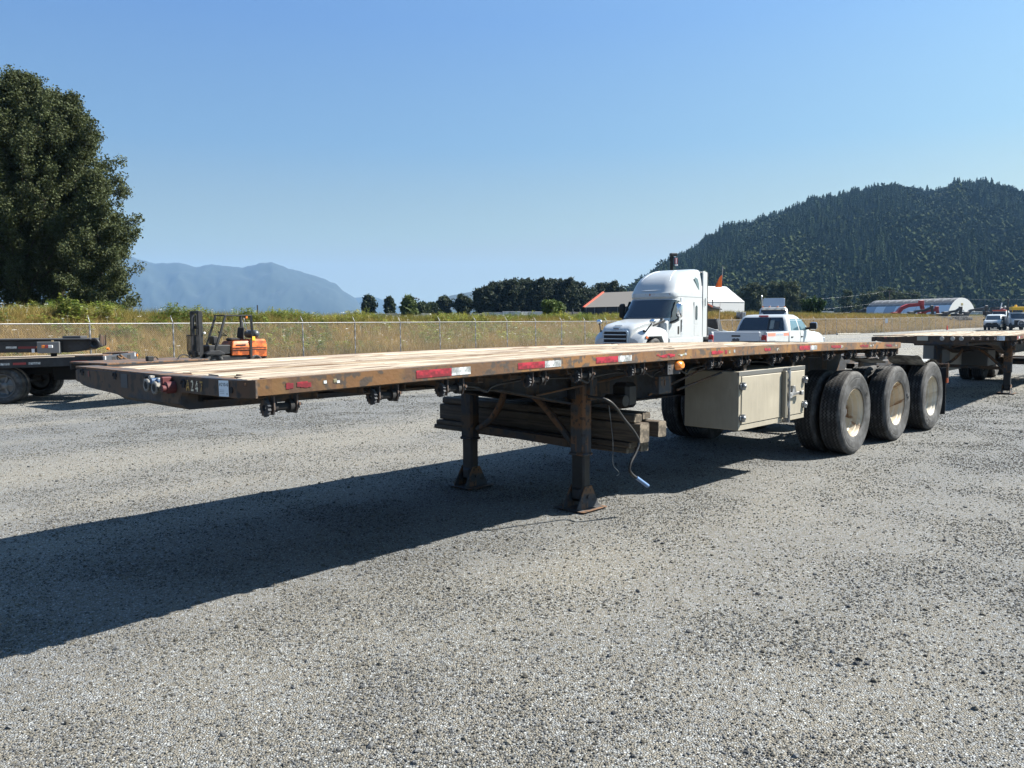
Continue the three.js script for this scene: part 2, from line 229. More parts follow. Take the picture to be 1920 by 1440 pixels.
// winch: ratchet wheel towards the nose, side plates, drum
const gRatchet = prep((() => { const s = new THREE.Shape(), n = 14; for (let i = 0; i < n * 2; i++) { const a = i / (n * 2) * 2 * PI, r = i % 2 ? 0.062 : 0.05; i ? s.lineTo(r * Math.cos(a), r * Math.sin(a)) : s.moveTo(r, 0); } const h = new THREE.Path(); h.absarc(0, 0, 0.022, 0, 2 * PI, true); s.holes.push(h); return new THREE.ExtrudeGeometry(s, { depth: 0.022, bevelEnabled: false, curveSegments: 10 }).rotateY(PI / 2); })());
const gWinchPlate = prep(merge([slab([[-0.05, 0], [0.05, 0], [0.052, -0.10], [0.035, -0.135], [-0.035, -0.135], [-0.052, -0.10]], -0.006, 0.006, 0.001).rotateY(PI / 2)]));
const gDrum = prep(merge([cyl(0.027, 0.15, 'x', 0, 0, 0, 16), cyl(0.034, 0.03, 'x', -0.06, 0, 0, 16), cyl(0.046, 0.03, 'x', 0.055, 0, 0.0, 16)]));
const gYoke = prep(merge([cb(0.2, 0.008, 0.1, 0, 0, 0, 0.002), bar([0.086, -0.02, 0.03], [0.1, -0.1, 0.05], 0.006)]));
const gPin = prep(cyl(0.011, 0.05, 'z', 0, 0, 0, 8));
function winch(parent, s, y, z) {
  const w = sub('winch', parent); w.position.set(s + 0.1, y, z); w.scale.setScalar(0.8);
  const add = (n, g, m, px = 0, py = 0, pz = 0) => { const k = new THREE.Mesh(g, m); k.name = n; k.position.set(px, py, pz); k.castShadow = k.receiveShadow = true; w.add(k); };
  add('yoke', gYoke, MAT.steel, 0, -0.004); add('side_plate', gWinchPlate, MAT.brown, -0.085, -0.004); add('side_plate', gWinchPlate, MAT.brown, 0.085, -0.004);
  add('drum', gDrum, MAT.blackMatt, 0, -0.09); add('ratchet', gRatchet, MAT.steel, -0.135, -0.09); add('pin', gPin, MAT.brown, 0.1, -0.075, 0.04);
}
const plankGeos = {};
function flatbed(root, o) {
  const sag = o.sag ?? 0.0133, hs = (t) => (s) => camber(s) - sag * t;
  const r = rng(o.seed), P = (n, g, m, l) => part(n, g, m, root, l);
  // deck boards
  const NP = 17, pitch = 2.47 / NP;
  for (let i = 0; i < NP; i++) {
    const t = 0.06 + pitch * (i + 0.5), w = pitch - 0.012, joint = 3.6 + 2.6 * r();
    for (const [k, a, b] of [[0, 0.02 + (i % 5 === 3 ? 0.22 : 0.1) * r(), joint - 0.003], [1, joint + 0.003, LEN - 0.02]]) {
      const y = (r() - 0.5) * 0.011, e = (r() - 0.5) * 0.007, c = 0.006;
      const g = bent(a, b, [[-0.034, -w / 2], [y - c - e, -w / 2], [y - e, -w / 2 + c], [y + e, w / 2 - c], [y + e - c, w / 2], [-0.034, w / 2]].map(([u, v]) => [u, v + zT(t)]).reverse(), hs(t), 14, (r() - 0.5) * 0.05);
      const q = prep(g), uv = q.attributes.uv, ou = r() * 9, ov = r() * 3; for (let n = 0; n < uv.count; n++) uv.setXY(n, uv.getX(n) + ou, uv.getY(n) + ov); q.userData.keepUV = true;
      P('plank', q, k === 0 && (i === 7 || i === 12) ? MAT.boards[1] : MAT.boards[(i * 2 + k + (r() * 3 | 0)) % 4]);
    }
  }
  // side rails: channel with a flat top lip
  const rail = (t0, dir) => bent(-0.03, LEN, [[0.004, 0], [0.004, -0.055], [-0.006, -0.055], [-0.006, -0.008], [-0.068, -0.008], [-0.068, -0.045], [-0.079, -0.045], [-0.079, 0]].map(([y, z]) => [y, zT(t0) + z * dir]), hs(t0), 40);
  for (const [t0, d, l] of [[0, 1, 'rusty orange side rail with reflective tape'], [2 * HALF, -1]]) { // the rust is thickest towards the nose
    const m = P('side_rail', rail(t0, d), MAT.railWorn, l), q = m.geometry.attributes.position, col = []; for (let i = 0; i < q.count; i++) { const x = q.getX(i), k = lerp(0.75, 1.4, sst(-0.2, 3.0, x + 1.2 * (vn(x * 1.1, t0) - 0.5))); col.push(k * 1.02, k * 0.99, k * 0.93); } m.geometry.setAttribute('color', new THREE.Float32BufferAttribute(col, 3));
  }
  // nose plate with chamfered corners
  const y0 = camber(0), tl = (t) => y0 - sag * t;
  const nose = [[0.09, tl(0.09) + 0.004], [0.09, 1.279], [0.78, 1.273], [0.82, 1.20], [1.3, 1.196], [1.7, 1.194], [1.78, 1.205], [2.3, 1.222], [2.44, 1.238], [2.505, 1.262], [2.505, tl(2.5) + 0.004]];
  P('nose_plate', slab(nose.map(([t, y]) => [t, y]), 0, 0.05, 0.004).rotateY(PI / 2).translate(-0.084, 0, HALF), MAT.steel);
  const mkCorner = (ta, tb, hA) => { const A = [-0.084, ta], B = [-0.028, tb], top = hA, g = patch([[[A[0], top, zT(ta)], [B[0], top, zT(tb)]], [[A[0], top - 0.096, zT(ta)], [B[0], top - 0.088, zT(tb)]]]); return g; };
  P('nose_corner', [extr([[0, 0], [0.107, 0], [0.107, 0.093], [0, 0.093]], 0.02, 0.002).applyMatrix4(new THREE.Matrix4().makeBasis(V(0.055, 0, 0.09).normalize(), V(0, 1, 0), V(-0.09, 0, 0.055).normalize())).translate(-0.084, tl(0) - 0.089, zT(0.088))], MAT.steel);
  P('nose_corner', [cb(0.07, 0.09, 0.07, -0.04, tl(2.54) - 0.045, zT(2.545), 0.01)], MAT.steel);
  P('nose_deck_strip', [bent(-0.08, 0.07, [[0.0045, zT(0.03)], [0.0045, zT(2.55)], [-0.01, zT(2.55)], [-0.01, zT(0.03)]].reverse(), (s) => y0 - 0.014, 2), cb(0.5, 0.008, 0.75, 0.32, y0 - 0.011, zT(1.5), 0.002)].slice(0, 1), MAT.brown);
  // coupler plate under the nose, sloping up in front
  P('coupler_plate', [slab([[-0.082, 1.275], [-0.082, 1.205], [-0.03, 1.168], [1.9, 1.172], [2.0, 1.20], [0.2, 1.22]], -0.47, 0.50, 0.003), cyl(0.04, 0.07, 'y', 0.75, 1.14, 0, 16)], MAT.steel);
  // main beams, cross members
  const beamProf = [[0.02, 1.33], [0.02, 1.21], [1.7, 1.185], [2.5, 1.11], [3.2, 0.97], [3.6, 0.90], [9.0, 0.88], [9.5, 0.90], [9.7, 0.99], [11.75, 0.99], [11.75, 1.08], [9.62, 1.10], [9.5, 1.17], [LEN, 1.30], [5, 1.345]];
  for (const t of [0.8, 1.79]) P('main_beam', [slab(beamProf, -0.006, 0.006, 0.001).translate(0, 0, zT(t)), slab([[0.05, 1.222], [0.05, 1.21], [1.7, 1.185], [2.5, 1.11], [3.2, 0.97], [3.6, 0.90], [9.0, 0.88], [9.5, 0.90], [9.5, 0.912], [9.0, 0.895], [3.6, 0.915], [3.2, 0.985], [2.5, 1.125], [1.7, 1.198]], -0.075, 0.075, 0.001).translate(0, 0, zT(t))], MAT.steel);
  for (let s = 0.35; s < 9.5; s += 0.305) P('cross_member', [cb(0.006, 0.075, 2.5, s, camber(s) - 0.09, 0, 0.001), cb(0.05, 0.006, 2.5, s + 0.02, camber(s) - 0.127, 0, 0.001)], MAT.steel);
  P('rear_plate', cb(0.03, 0.15, 2.52, LEN + 0.003, camber(LEN) - 0.085, 0, 0.004), MAT.steel);
  // winches and rope hooks along the side
  for (const s of o.winches) winch(root, s, camber(s) - 0.079, HALF - 0.07);
  P('winch_track', [bent(0.05, LEN - 0.02, [[-0.0805, HALF - 0.02], [-0.0805, HALF - 0.12], [-0.088, HALF - 0.12], [-0.088, HALF - 0.02]].reverse(), hs(0), 30)], MAT.steel);
  // reflective tape on the side
  const tap = (a, b, y0, y1, m, n) => { const rows = []; const k = 4; for (const y of [y1, y0]) { const row = []; for (let i = 0; i <= k; i++) { const s = lerp(a, b, i / k); row.push([s, camber(s) + y, HALF + 0.0025]); } rows.push(row); } const back = rows.map((q) => q.map(([x, y, z]) => [x, y, z])); P(n, patch(back.reverse()), m); };
  for (const [a, b, c, d, wear] of o.tapes) {
    const y1 = -0.014 - 0.012 * wear, y0 = -0.062 + 0.008 * wear;
    if (wear < 0.5) { tap(a, b, y0, y1, MAT.tapeR, 'red_reflector_tape'); tap(c + 0.002, d, y0, y1, MAT.tapeW, 'white_reflector_tape'); }
    else { const n = 7; for (let i = 0; i < n; i++) { if (r() < 0.95) tap(lerp(a, b, i / n), lerp(a, b, (i + 1) / n), y0 + r() * r() * 0.025, y1 - r() * r() * 0.018, MAT.tapeR, 'red_reflector_tape'); } for (let i = 0; i < 5; i++) if (r() < 0.7) tap(lerp(c, d, i / 5) + 0.002, lerp(c, d, (i + 1) / 5), y0 + r() * 0.02, y1 - r() * 0.015, i % 2 ? MAT.tapeOld : MAT.tapeW, 'white_reflector_tape'); }
  }
  // landing gear
  for (const [t, w] of [[0.69, 0.17], [2.13, 0.17]]) {
    const lg = sub('landing_leg', root); lg.position.set(3.44, 0, zT(t));
    part('outer_tube', [cb(0.12, 0.72, w, 0, 0.86, 0, 0.02), cb(0.135, 0.03, w + 0.012, 0, 0.50, 0, 0.012), cb(0.1, 0.2, 0.06, 0.02, 1.08, w / 2 + 0.02, 0.01)], t < 1 ? MAT.brown : MAT.steel, lg);
    part('inner_tube', [cb(0.10, 0.46, w - 0.025, 0, 0.30, 0, 0.015), cb(0.1, 0.12, w - 0.05, -0.018, 0.14, 0, 0.02)], MAT.black, lg);
    const gus = slab([[-0.15, 0], [0.15, 0], [0.15, 0.02], [0.05, 0.2], [-0.04, 0.2], [-0.15, 0.02]], -0.006, 0.006, 0.001);
    const pad = rect2(0.34, 0.34, 0.03); const padG = loft([pad.map(([x, z]) => [x * 1.04, 0.02, z * 1.04]), pad.map(([x, z]) => [x * 0.96, 0.006, z * 0.96])].reverse(), true, false);
    part('foot', [padG, gus.clone().translate(0, 0.016, w / 2 - 0.005), gus.clone().translate(0, 0.016, -w / 2 + 0.005), cyl(0.02, w + 0.03, 'z', 0, 0.12, 0, 10)], MAT.brown, lg);
  }
  P('leg_crossbar', [beam([3.47, 0.575, zT(0.8)], [3.47, 0.60, zT(2.04)], 0.06, 0.075)], MAT.steel);
  P('leg_brace', [tube([[3.45, 0.58, zT(0.79)], [3.44, 0.75, zT(0.96)], [3.42, 0.92, zT(1.14)], [3.4, 1.02, zT(1.28)]], 0.033, 8, 10)], MAT.brown);
  P('leg_brace', [tube([[3.45, 0.60, zT(2.03)], [3.44, 0.72, zT(1.82)], [3.42, 0.9, zT(1.66)], [3.4, 1.02, zT(1.6)]], 0.033, 8, 14)], MAT.brown);
  P('leg_crossbar', [beam([3.42, 1.03, zT(0.7)], [3.42, 1.03, zT(2.14)], 0.09, 0.09)], MAT.steel);
  P('frame_strut', [beam([2.2, 1.17, zT(1.55)], [3.36, 1.0, zT(0.82)], 0.09, 0.012), beam([2.2, 1.17, zT(1.1)], [3.36, 1.0, zT(2.0)], 0.09, 0.012)], MAT.brown);
  // running gear: three axles with twin tyres
  const letters = o.letters || [];
  [8.056, 9.585, 11.114].forEach((s, k) => {
    P('axle', [cyl(0.064, 2.2, 'z', s, TY.R, 0, 16), cb(0.5, 0.07, 0.08, s - 0.05, TY.R + 0.12, 0.55, 0.01), cb(0.5, 0.07, 0.08, s - 0.05, TY.R + 0.12, -0.55, 0.01)], MAT.steel);
    wheel(root, s, zT(0.155), 1, true, MAT.rims[k], letters[k]); wheel(root, s, zT(0.475), 1, false); wheel(root, s, zT(2 * HALF - 0.155), -1, true, MAT.rimWhite); wheel(root, s, zT(2 * HALF - 0.475), -1, false);
    for (const z of [0.55, -0.55]) P('spring_hanger', [slab([[s - 0.86, 0.98], [s - 0.68, 0.98], [s - 0.72, 0.58], [s - 0.82, 0.58]], z - 0.05, z + 0.05), beam([s - 0.77, 0.64, z], [s, TY.R + 0.1, z], 0.08, 0.05), cyl(0.13, 0.18, 'y', s + 0.26, 0.78, z, 18), cb(0.3, 0.12, 0.2, s, 0.9, z, 0.01)], MAT.steel);
  });
  return { P, hs, tl };
}
const winchS = [0.05, 0.73, 1.26, 2.06, 2.6, 3.29, 3.83, 4.54, 5.09, 5.8, 6.34, 7.165, 7.86, 8.55, 8.96, 9.3];
const trailer = thing('flatbed_trailer', 'long rusty flatbed trailer with weathered plank deck on landing legs', 'trailer', [-1.2798 - HALF * Math.cos(0.7668), 0, -(4.0755 + HALF * Math.sin(0.7668))], PI / 2 - 0.7668);
{
  const wd = (a0, txt, R0 = 0.36, R1 = 0.405, da = 0.14) => prep(merge([raised([...txt].map((c) => STROKES[c] || STROKES.I), R0, R1, a0, -da)]));
  const q = flatbed(trailer, { seed: 11, winches: winchS, letters: [wd(1.2, 'IRI').clone(), wd(2.2, 'ILR').clone(), wd(1.5, 'OIELO', 0.39, 0.45, 0.17).clone()],
    tapes: [[0.134, 0.284, 0.36, 0.466, 0.6], [1.011, 1.294, 1.294, 1.459, 0], [1.903, 2.178, 2.178, 2.358, 0.1], [2.768, 3.047, 3.047, 3.23, 0], [3.588, 3.866, 3.882, 4.054, 0.7], [4.483, 4.767, 4.767, 4.921, 0.6], [5.524, 5.653, 5.797, 5.858, 0.6], [6.34, 6.611, 6.611, 6.788, 0], [7.188, 7.47, 7.47, 7.631, 0.6], [8.071, 8.338, 8.338, 8.522, 0.6], [8.964, 9.2, 9.3, 9.372, 0.7]] });
  const P = q.P;
  // nose fittings
  const grey = M(0.26, 0.25, 0.23, 0.7, 0, { map: rep(grime, 9) }), nx = -0.087;
  const glad = (t, y, m) => { const g = sub('air_coupling', trailer); g.position.set(nx, y, zT(t)); part('ring', [new THREE.TorusGeometry(0.03, 0.010, 10, 20).rotateY(PI / 2).translate(-0.06, 0, 0), cyl(0.03, 0.05, 'x', -0.03, 0, 0, 16)], m, g); part('cup', [cyl(0.022, 0.012, 'x', -0.062, 0, 0, 14)], MAT.blackMatt, g); part('lug', [cb(0.012, 0.07, 0.022, -0.05, 0.0, -0.052, 0.004), cb(0.03, 0.05, 0.03, -0.02, 0.03, -0.03, 0.004)], m, g); };
  glad(1.10, 1.302, grey); glad(0.985, 1.292, grey);
  P('blue_hose_fitting', [cyl(0.018, 0.06, 'x', nx - 0.03, 1.33, zT(1.04), 10), cb(0.05, 0.03, 0.03, nx - 0.02, 1.325, zT(1.0), 0.006)], M(0.02, 0.055, 0.12, 0.6));
  P('red_hose_fitting', [cyl(0.035, 0.05, 'x', nx - 0.025, 1.30, zT(0.86), 14), cb(0.06, 0.05, 0.03, nx - 0.03, 1.335, zT(0.9), 0.006), cyl(0.02, 0.07, 'x', nx - 0.04, 1.295, zT(0.85), 10)], M(0.075, 0.012, 0.014, 0.7));
  for (const t of [0.74, 1.24, 1.78, 2.4]) P('chain_hole', [new THREE.TorusGeometry(0.026, 0.007, 6, 14, PI).rotateY(PI / 2).translate(nx, 1.322, zT(t)), cb(0.004, 0.03, 0.04, nx + 0.0005, 1.318, zT(t), 0.001)], MAT.blackMatt);
  const stencil = (txt, w, h, seed) => canvasTex(w, h, (g) => { g.clearRect(0, 0, w, h); g.fillStyle = '#c9b98a'; g.font = `bold ${h * 0.98}px sans-serif`; const n = txt.length; for (let i = 0; i < n; i++) { g.save(); g.translate((i + 0.5) * w / n, h * 0.88); g.scale(0.8, 1); g.textAlign = 'center'; g.fillStyle = ['#a8843f', '#cfc6ac', '#cfc6ac', '#9a7a3c'][i % 4]; g.fillText(txt[i], 0, 0); g.restore(); } const r = rng(seed); g.globalCompositeOperation = 'destination-out'; for (let i = 0; i < 60; i++) { g.beginPath(); g.arc(r() * w, r() * h, 2 + r() * h * 0.045, 0, 7); g.fill(); } g.clearRect(0, h * 0.52, w, 3); });
  const addDecal = (n, a) => { const m = new THREE.Mesh(a[0], a[1]); m.name = n; trailer.add(m); };
  addDecal('unit_number', decal(0.225, 0.085, nx - 0.001, 1.322, zT(0.595), -PI / 2, stencil('A247', 320, 120, 5), { cut: 1 }));
  const label = canvasTex(256, 256, (g, w, h) => { g.fillStyle = '#c8d2d8'; g.fillRect(0, 0, w, h); g.fillStyle = '#22282e'; g.font = 'bold 74px sans-serif'; g.textAlign = 'center'; g.fillText('#210-6', w / 2, 92); g.fillStyle = '#7a868e'; for (let i = 0; i < 3; i++) g.fillRect(18, 150 + i * 26, 120, 7); g.fillStyle = '#39424a'; g.font = 'bold 40px sans-serif'; g.fillText('77', 208, 232); });
  addDecal('lot_label', decal(0.11, 0.085, nx - 0.002, 1.325, zT(0.245), -PI / 2, label, { rz: 0.03 }));
  P('oval_hole', [cyl(0.017, 0.004, 'x', nx - 0.0005, 1.32, zT(0.165), 14)], MAT.blackMatt);
  P('corner_marker_lamp', [cyl(0.016, 0.02, 'x', 0, 0, 0, 14).rotateY(0.55).translate(-0.062, 1.318, zT(0.04))], MAT.amber);
  P('grey_patch', [cb(0.002, 0.09, 0.11, nx + 0.0005, 1.30, zT(1.62), 0.0005)], M(0.06, 0.065, 0.07, 0.8));
  P('reflector_scrap', [cb(0.002, 0.04, 0.02, nx, 1.32, zT(2.27), 0.0005)], M(0.2, 0.06, 0.05, 0.7));
  // lamp on a bracket under the rail
  const lp = sub('side_lamp', trailer); part('bracket', cb(0.20, 0.13, 0.006, 3.9, 1.275, HALF - 0.03, 0.002), MAT.brown, lp);
  part('lens', [loft([0.042, 0.041, 0.034, 0.02].map((r, i) => rect2(r * 3, r * 2, r * 0.9, 3).map(([x, y]) => [3.97 + x, 1.285 + y, HALF - 0.026 + i * 0.014]))), ], MAT.amber, lp);
  P('wiring_box', [cb(0.2, 0.16, 0.08, 4.05, 1.1, HALF - 0.25, 0.006), cb(0.1, 0.05, 0.005, 4.08, 1.12, HALF - 0.207, 0.001)], MAT.brown);
  for (const s of [1.75, 2.85, 3.75, 4.3, 6.0, 7.5]) P('air_line', tube([[s - 0.5, 1.25, HALF - 0.2], [s - 0.1, 1.23, HALF - 0.16], [s, 1.19, HALF - 0.15], [s + 0.04, 1.22, HALF - 0.15], [s + 0.5, 1.26, HALF - 0.2]], 0.009, 6, 24), MAT.black);
  for (const [a, b] of [[[2.9, 1.05, 0.55], [4.3, 1.24, 0.9]], [[4.2, 0.98, 0.8], [5.0, 1.24, 1.0]], [[4.45, 1.02, 0.95], [5.3, 1.2, 1.08]]]) P('rod', bar(a, b, 0.011, 6), MAT.brown);
  P('air_tank', [cyl(0.13, 0.8, 'x', 4.45, 1.06, 0.1, 20), cb(0.5, 0.24, 0.3, 4.6, 0.80, -0.38, 0.01)], MAT.black);
  P('belly_box', [cb(1.2, 0.20, 0.7, 4.7, 0.80, -0.55, 0.008)], MAT.steel);
  P('gear_box', [cb(0.16, 0.22, 0.18, 3.72, 1.02, zT(0.42), 0.03), cyl(0.05, 0.2, 'z', 3.6, 0.98, zT(0.42), 14)], MAT.black);
  const hook = P('hanging_wire', tube([[3.62, 0.95, zT(0.52)], [3.66, 0.6, zT(0.5)], [3.67, 0.38, zT(0.5)], [3.70, 0.34, zT(0.48)], [3.72, 0.31, zT(0.47)], [3.69, 0.29, zT(0.48)]], 0.004, 5, 24), MAT.galv);
  const ck = sub('crank_handle', trailer);
  part('shaft', tube([[3.05, 1.06, zT(0.3)], [3.12, 1.03, zT(0.15)], [3.34, 0.85, zT(0.14)], [3.5, 0.71, zT(0.14)], [3.545, 0.64, zT(0.14)], [3.50, 0.56, zT(0.14)], [3.42, 0.47, zT(0.14)], [3.41, 0.42, zT(0.14)], [3.46, 0.365, zT(0.13)], [3.5, 0.34, zT(0.12)]], 0.0125, 8, 48), MAT.black, ck);
  part('grip', bar([3.485, 0.35, zT(0.122)], [3.61, 0.263, zT(0.09)], 0.0165, 12), M(0.10, 0.17, 0.30, 0.35), ck);
  // tool box
  const tb = sub('tool_box', trailer), TX0 = 5.1, TX1 = 6.6, TY0 = 0.59, TY1 = 1.172, TZ = HALF - 0.05, cream = M(0.33, 0.305, 0.25, 0.6, 0.0, { map: rep(tex(256, (u, v) => { const n = fbm(u * 40, v * 5, 4, 40 * 1), m = fbm(u * 6, v * 6, 4, 6), k = 0.86 + 0.12 * m + 0.07 * (n - 0.4); return [k, k * 0.99, k * 0.97]; }), 1) });
  part('body', [cb(TX1 - TX0, TY1 - TY0, 0.6, (TX0 + TX1) / 2, (TY0 + TY1) / 2, TZ - 0.31, 0.006)], cream, tb);
  part('lid_edge', [cb(TX1 - TX0 + 0.01, 0.045, 0.012, (TX0 + TX1) / 2, TY1 - 0.022, TZ - 0.004, 0.003)], M(0.12, 0.12, 0.115, 0.5, 0.3), tb);
  part('frame', [cb(TX1 - TX0, 0.05, 0.012, (TX0 + TX1) / 2, TY0 + 0.025, TZ - 0.006, 0.003), cb(0.045, 0.49, 0.012, TX0 + 0.0225, 0.885, TZ - 0.006, 0.003), cb(0.03, 0.49, 0.012, TX1 - 0.015, 0.885, TZ - 0.006, 0.003)], cream, tb);
  part('door', [cb(0.86, 0.475, 0.012, TX0 + 0.48, 0.885, TZ + 0.001, 0.004)], cream, tb); part('door', [cb(0.545, 0.475, 0.012, TX0 + 1.195, 0.885, TZ + 0.001, 0.004)], cream, tb);
  part('door_post', [cb(0.05, 0.5, 0.05, TX0 + 0.945, 0.89, TZ + 0.028, 0.006)], M(0.20, 0.185, 0.15, 0.5, 0.3), tb);
  part('lock_rod', [cyl(0.013, 0.58, 'y', TX0 + 0.985, 0.88, TZ + 0.062, 12), cb(0.05, 0.04, 0.05, TX0 + 0.985, 0.615, TZ + 0.03, 0.006), cb(0.05, 0.05, 0.05, TX0 + 0.985, 1.14, TZ + 0.03, 0.006), ...[0.78, 0.98, 1.04].map((y) => cb(0.04, 0.03, 0.05, TX0 + 0.985, y, TZ + 0.035, 0.004))], MAT.alu, tb);
  for (const [x, y] of [[TX0 + 0.05, 1.03], [TX0 + 0.05, 0.715], [TX1 - 0.04, 1.02], [TX1 - 0.04, 0.745]]) part('hinge', [cyl(0.026, 0.075, 'y', x, y, TZ + 0.02, 12), cb(0.09, 0.05, 0.014, x, y, TZ + 0.014, 0.006), new THREE.SphereGeometry(0.028, 12, 8).translate(x, y, TZ + 0.028)], MAT.alu, tb);
  part('latch', [cb(0.30, 0.03, 0.012, TX0 + 1.17, 0.885, TZ + 0.045, 0.003), slab([[TX0 + 1.06, 0.86], [TX0 + 1.2, 0.87], [TX0 + 1.16, 0.97], [TX0 + 1.13, 0.97]], TZ + 0.012, TZ + 0.05), cb(0.06, 0.045, 0.03, TX0 + 1.3, 0.885, TZ + 0.055, 0.004), cb(0.09, 0.06, 0.04, TX0 + 1.05, 0.868, TZ + 0.03, 0.006)], MAT.galv, tb);
  P('tool_box_hanger', [cb(0.06, 0.16, 0.5, 5.3, 1.24, HALF - 0.34, 0.004), cb(0.06, 0.16, 0.5, 6.4, 1.24, HALF - 0.34, 0.004)], MAT.steel);
  // tail: bare frame behind the deck, bent bright plates, mud flaps
  P('tail_frame', [cb(2.3, 0.08, 0.12, 10.65, 1.02, zT(0.66), 0.006), cb(2.3, 0.08, 0.12, 10.65, 1.02, zT(1.93), 0.006), cb(0.12, 0.1, 1.3, 11.74, 1.02, 0, 0.006), cb(0.5, 0.05, 1.1, 10.9, 1.06, 0, 0.01)], MAT.steel);
  const wavy = (pts, t0, t1) => { const rows = []; for (const [s, y] of pts) rows.push([[s, y, zT(t0)], [s, y, zT(t1)]]); const und = pts.map(([s, y]) => [[s, y - 0.012, zT(t0)], [s, y - 0.012, zT(t1)]]); return [patch(rows), patch(und)]; };
  const bright = M(0.46, 0.45, 0.42, 0.5, 0.25, { map: rep(grime, 3), side: THREE.DoubleSide });
  P('bent_fender_plate', wavy([[8.5, 1.185], [8.72, 1.172], [8.95, 1.13], [9.02, 1.115]], 0.0, 0.4), bright);
  P('bent_fender_plate', wavy([[9.8, 1.185], [10.1, 1.17], [10.35, 1.165], [10.48, 1.13], [10.62, 1.05], [10.8, 1.01]], 0.02, 0.5), bright);
  P('bent_fender_plate', wavy([[10.75, 1.045], [10.9, 1.075], [11.02, 1.085], [11.3, 1.06], [11.42, 1.0], [11.5, 0.985]], 0.05, 0.5), bright);
  const fw = sub('fifth_wheel', trailer); part('plate', [extr(rect2(0.9, 0.86, 0.3, 6), 0.05, 0.006).rotateX(-PI / 2).translate(10.6, 1.09, 0)], MAT.steel, fw); part('ramp', [cb(0.4, 0.03, 0.12, 11.2, 1.07, 0.3, 0.004, 0, 0, -0.25), cb(0.4, 0.03, 0.12, 11.2, 1.07, -0.3, 0.004, 0, 0, -0.25)], MAT.steel, fw);
  for (const z of [1, -1]) { const mf = sub('mud_flap', trailer); part('flap', [cb(0.012, 0.74, 0.62, 11.78, 0.55, z * (HALF - 0.34), 0.002)], MAT.blackMatt, mf); part('hanger', [cb(0.03, 0.03, 0.66, 11.77, 0.975, z * (HALF - 0.34), 0.004), cb(0.02, 0.25, 0.035, 11.77, 0.87, z * (HALF - 0.012), 0.004)], MAT.brown, mf); part('lamp', [cb(0.03, 0.08, 0.03, 11.765, 0.72, z * (HALF - 0.012), 0.006)], M(0.55, 0.12, 0.04, 0.5), mf); }
  P('rear_winch_plate', [slab([[9.3, 1.29], [9.57, 1.29], [9.6, 1.2], [9.62, 1.16], [9.3, 1.1]], HALF - 0.2, HALF - 0.19), cb(0.7, 0.1, 0.02, 9.2, 1.1, HALF - 0.3, 0.004)], MAT.steel);
}
// squared timbers stacked across the rack behind the landing legs
{
  const r = rng(5), c = [trailer.position.x, trailer.position.z], th = PI / 2 - 0.7668;
  const put = (s, y, t0, t1, w, h, label, dy = 0) => {
    const L = t1 - t0, ring = (z, k) => rect2(w - k, h - k, 0.012 + r() * 0.01, 2).map(([x, q]) => [x + (r() - 0.5) * 0.006, q + (r() - 0.5) * 0.006, z]);
    const n = 6, rings = []; const ends = [0, 0]; const rr = ring(0, 0); for (let i = 0; i <= n; i++) { const z = L / 2 - L * i / n, bow = 0.012 * Math.sin(i / n * PI) * (r() - 0.3); rings.push(rr.map(([x, q]) => [x + bow, q, z])); }
    const t = thing('timber', label, 'timber', [0, 0, 0], th, 'timbers stacked under the rusty flatbed');
    part('block', loft(rings, false, false).scale(1, 1, 1), MAT.timber, t);
    // uv along the grain
    const q = t.children[0].geometry, uv = q.attributes.uv, p = q.attributes.position; for (let i = 0; i < uv.count; i++) uv.setXY(i, p.getZ(i) * 0.9 + s, (p.getX(i) + p.getY(i)) * 1.0 + y);
    const end = extr(rr.map(([x, q]) => [x, q]), 0.006, 0.002);
    part('cut_end', [end.clone().translate(0, 0, L / 2 - 0.004)], MAT.timberEnd, t); part('cut_end', [end.clone().translate(0, 0, -L / 2 - 0.002)], MAT.timberEnd, t);
    const P = V(s, y, zT((t0 + t1) / 2)).applyAxisAngle(V(0, 1, 0), th); t.position.set(c[0] + P.x, P.y, c[1] + P.z); t.rotation.y = th + dy;
  };
  put(3.72, 0.528, 0.36, 2.93, 0.13, 0.05, 'thin squared timber at the bottom front of the stack under the flatbed', 0.008);
  put(3.87, 0.55, 0.30, 2.86, 0.12, 0.08, 'squared timber at the bottom rear of the stack under the flatbed', -0.008);
  put(3.72, 0.58, 0.33, 2.9, 0.13, 0.045, 'thin squared timber second from the bottom of the stack under the flatbed', 0.004);
  put(3.75, 0.695, 0.22, 2.88, 0.14, 0.17, 'thick squared timber at mid height in front of the stack under the flatbed', -0.006);
  put(3.93, 0.715, 0.17, 2.72, 0.13, 0.14, 'thick squared timber sticking out furthest from the stack under the flatbed', 0.01);
  put(3.74, 0.82, 0.28, 2.84, 0.12, 0.07, 'flat timber on top of the stack under the flatbed', -0.01);
  put(3.88, 0.83, 0.30, 2.8, 0.12, 0.06, 'flat timber behind the topmost one of the stack under the flatbed', 0.004);
}
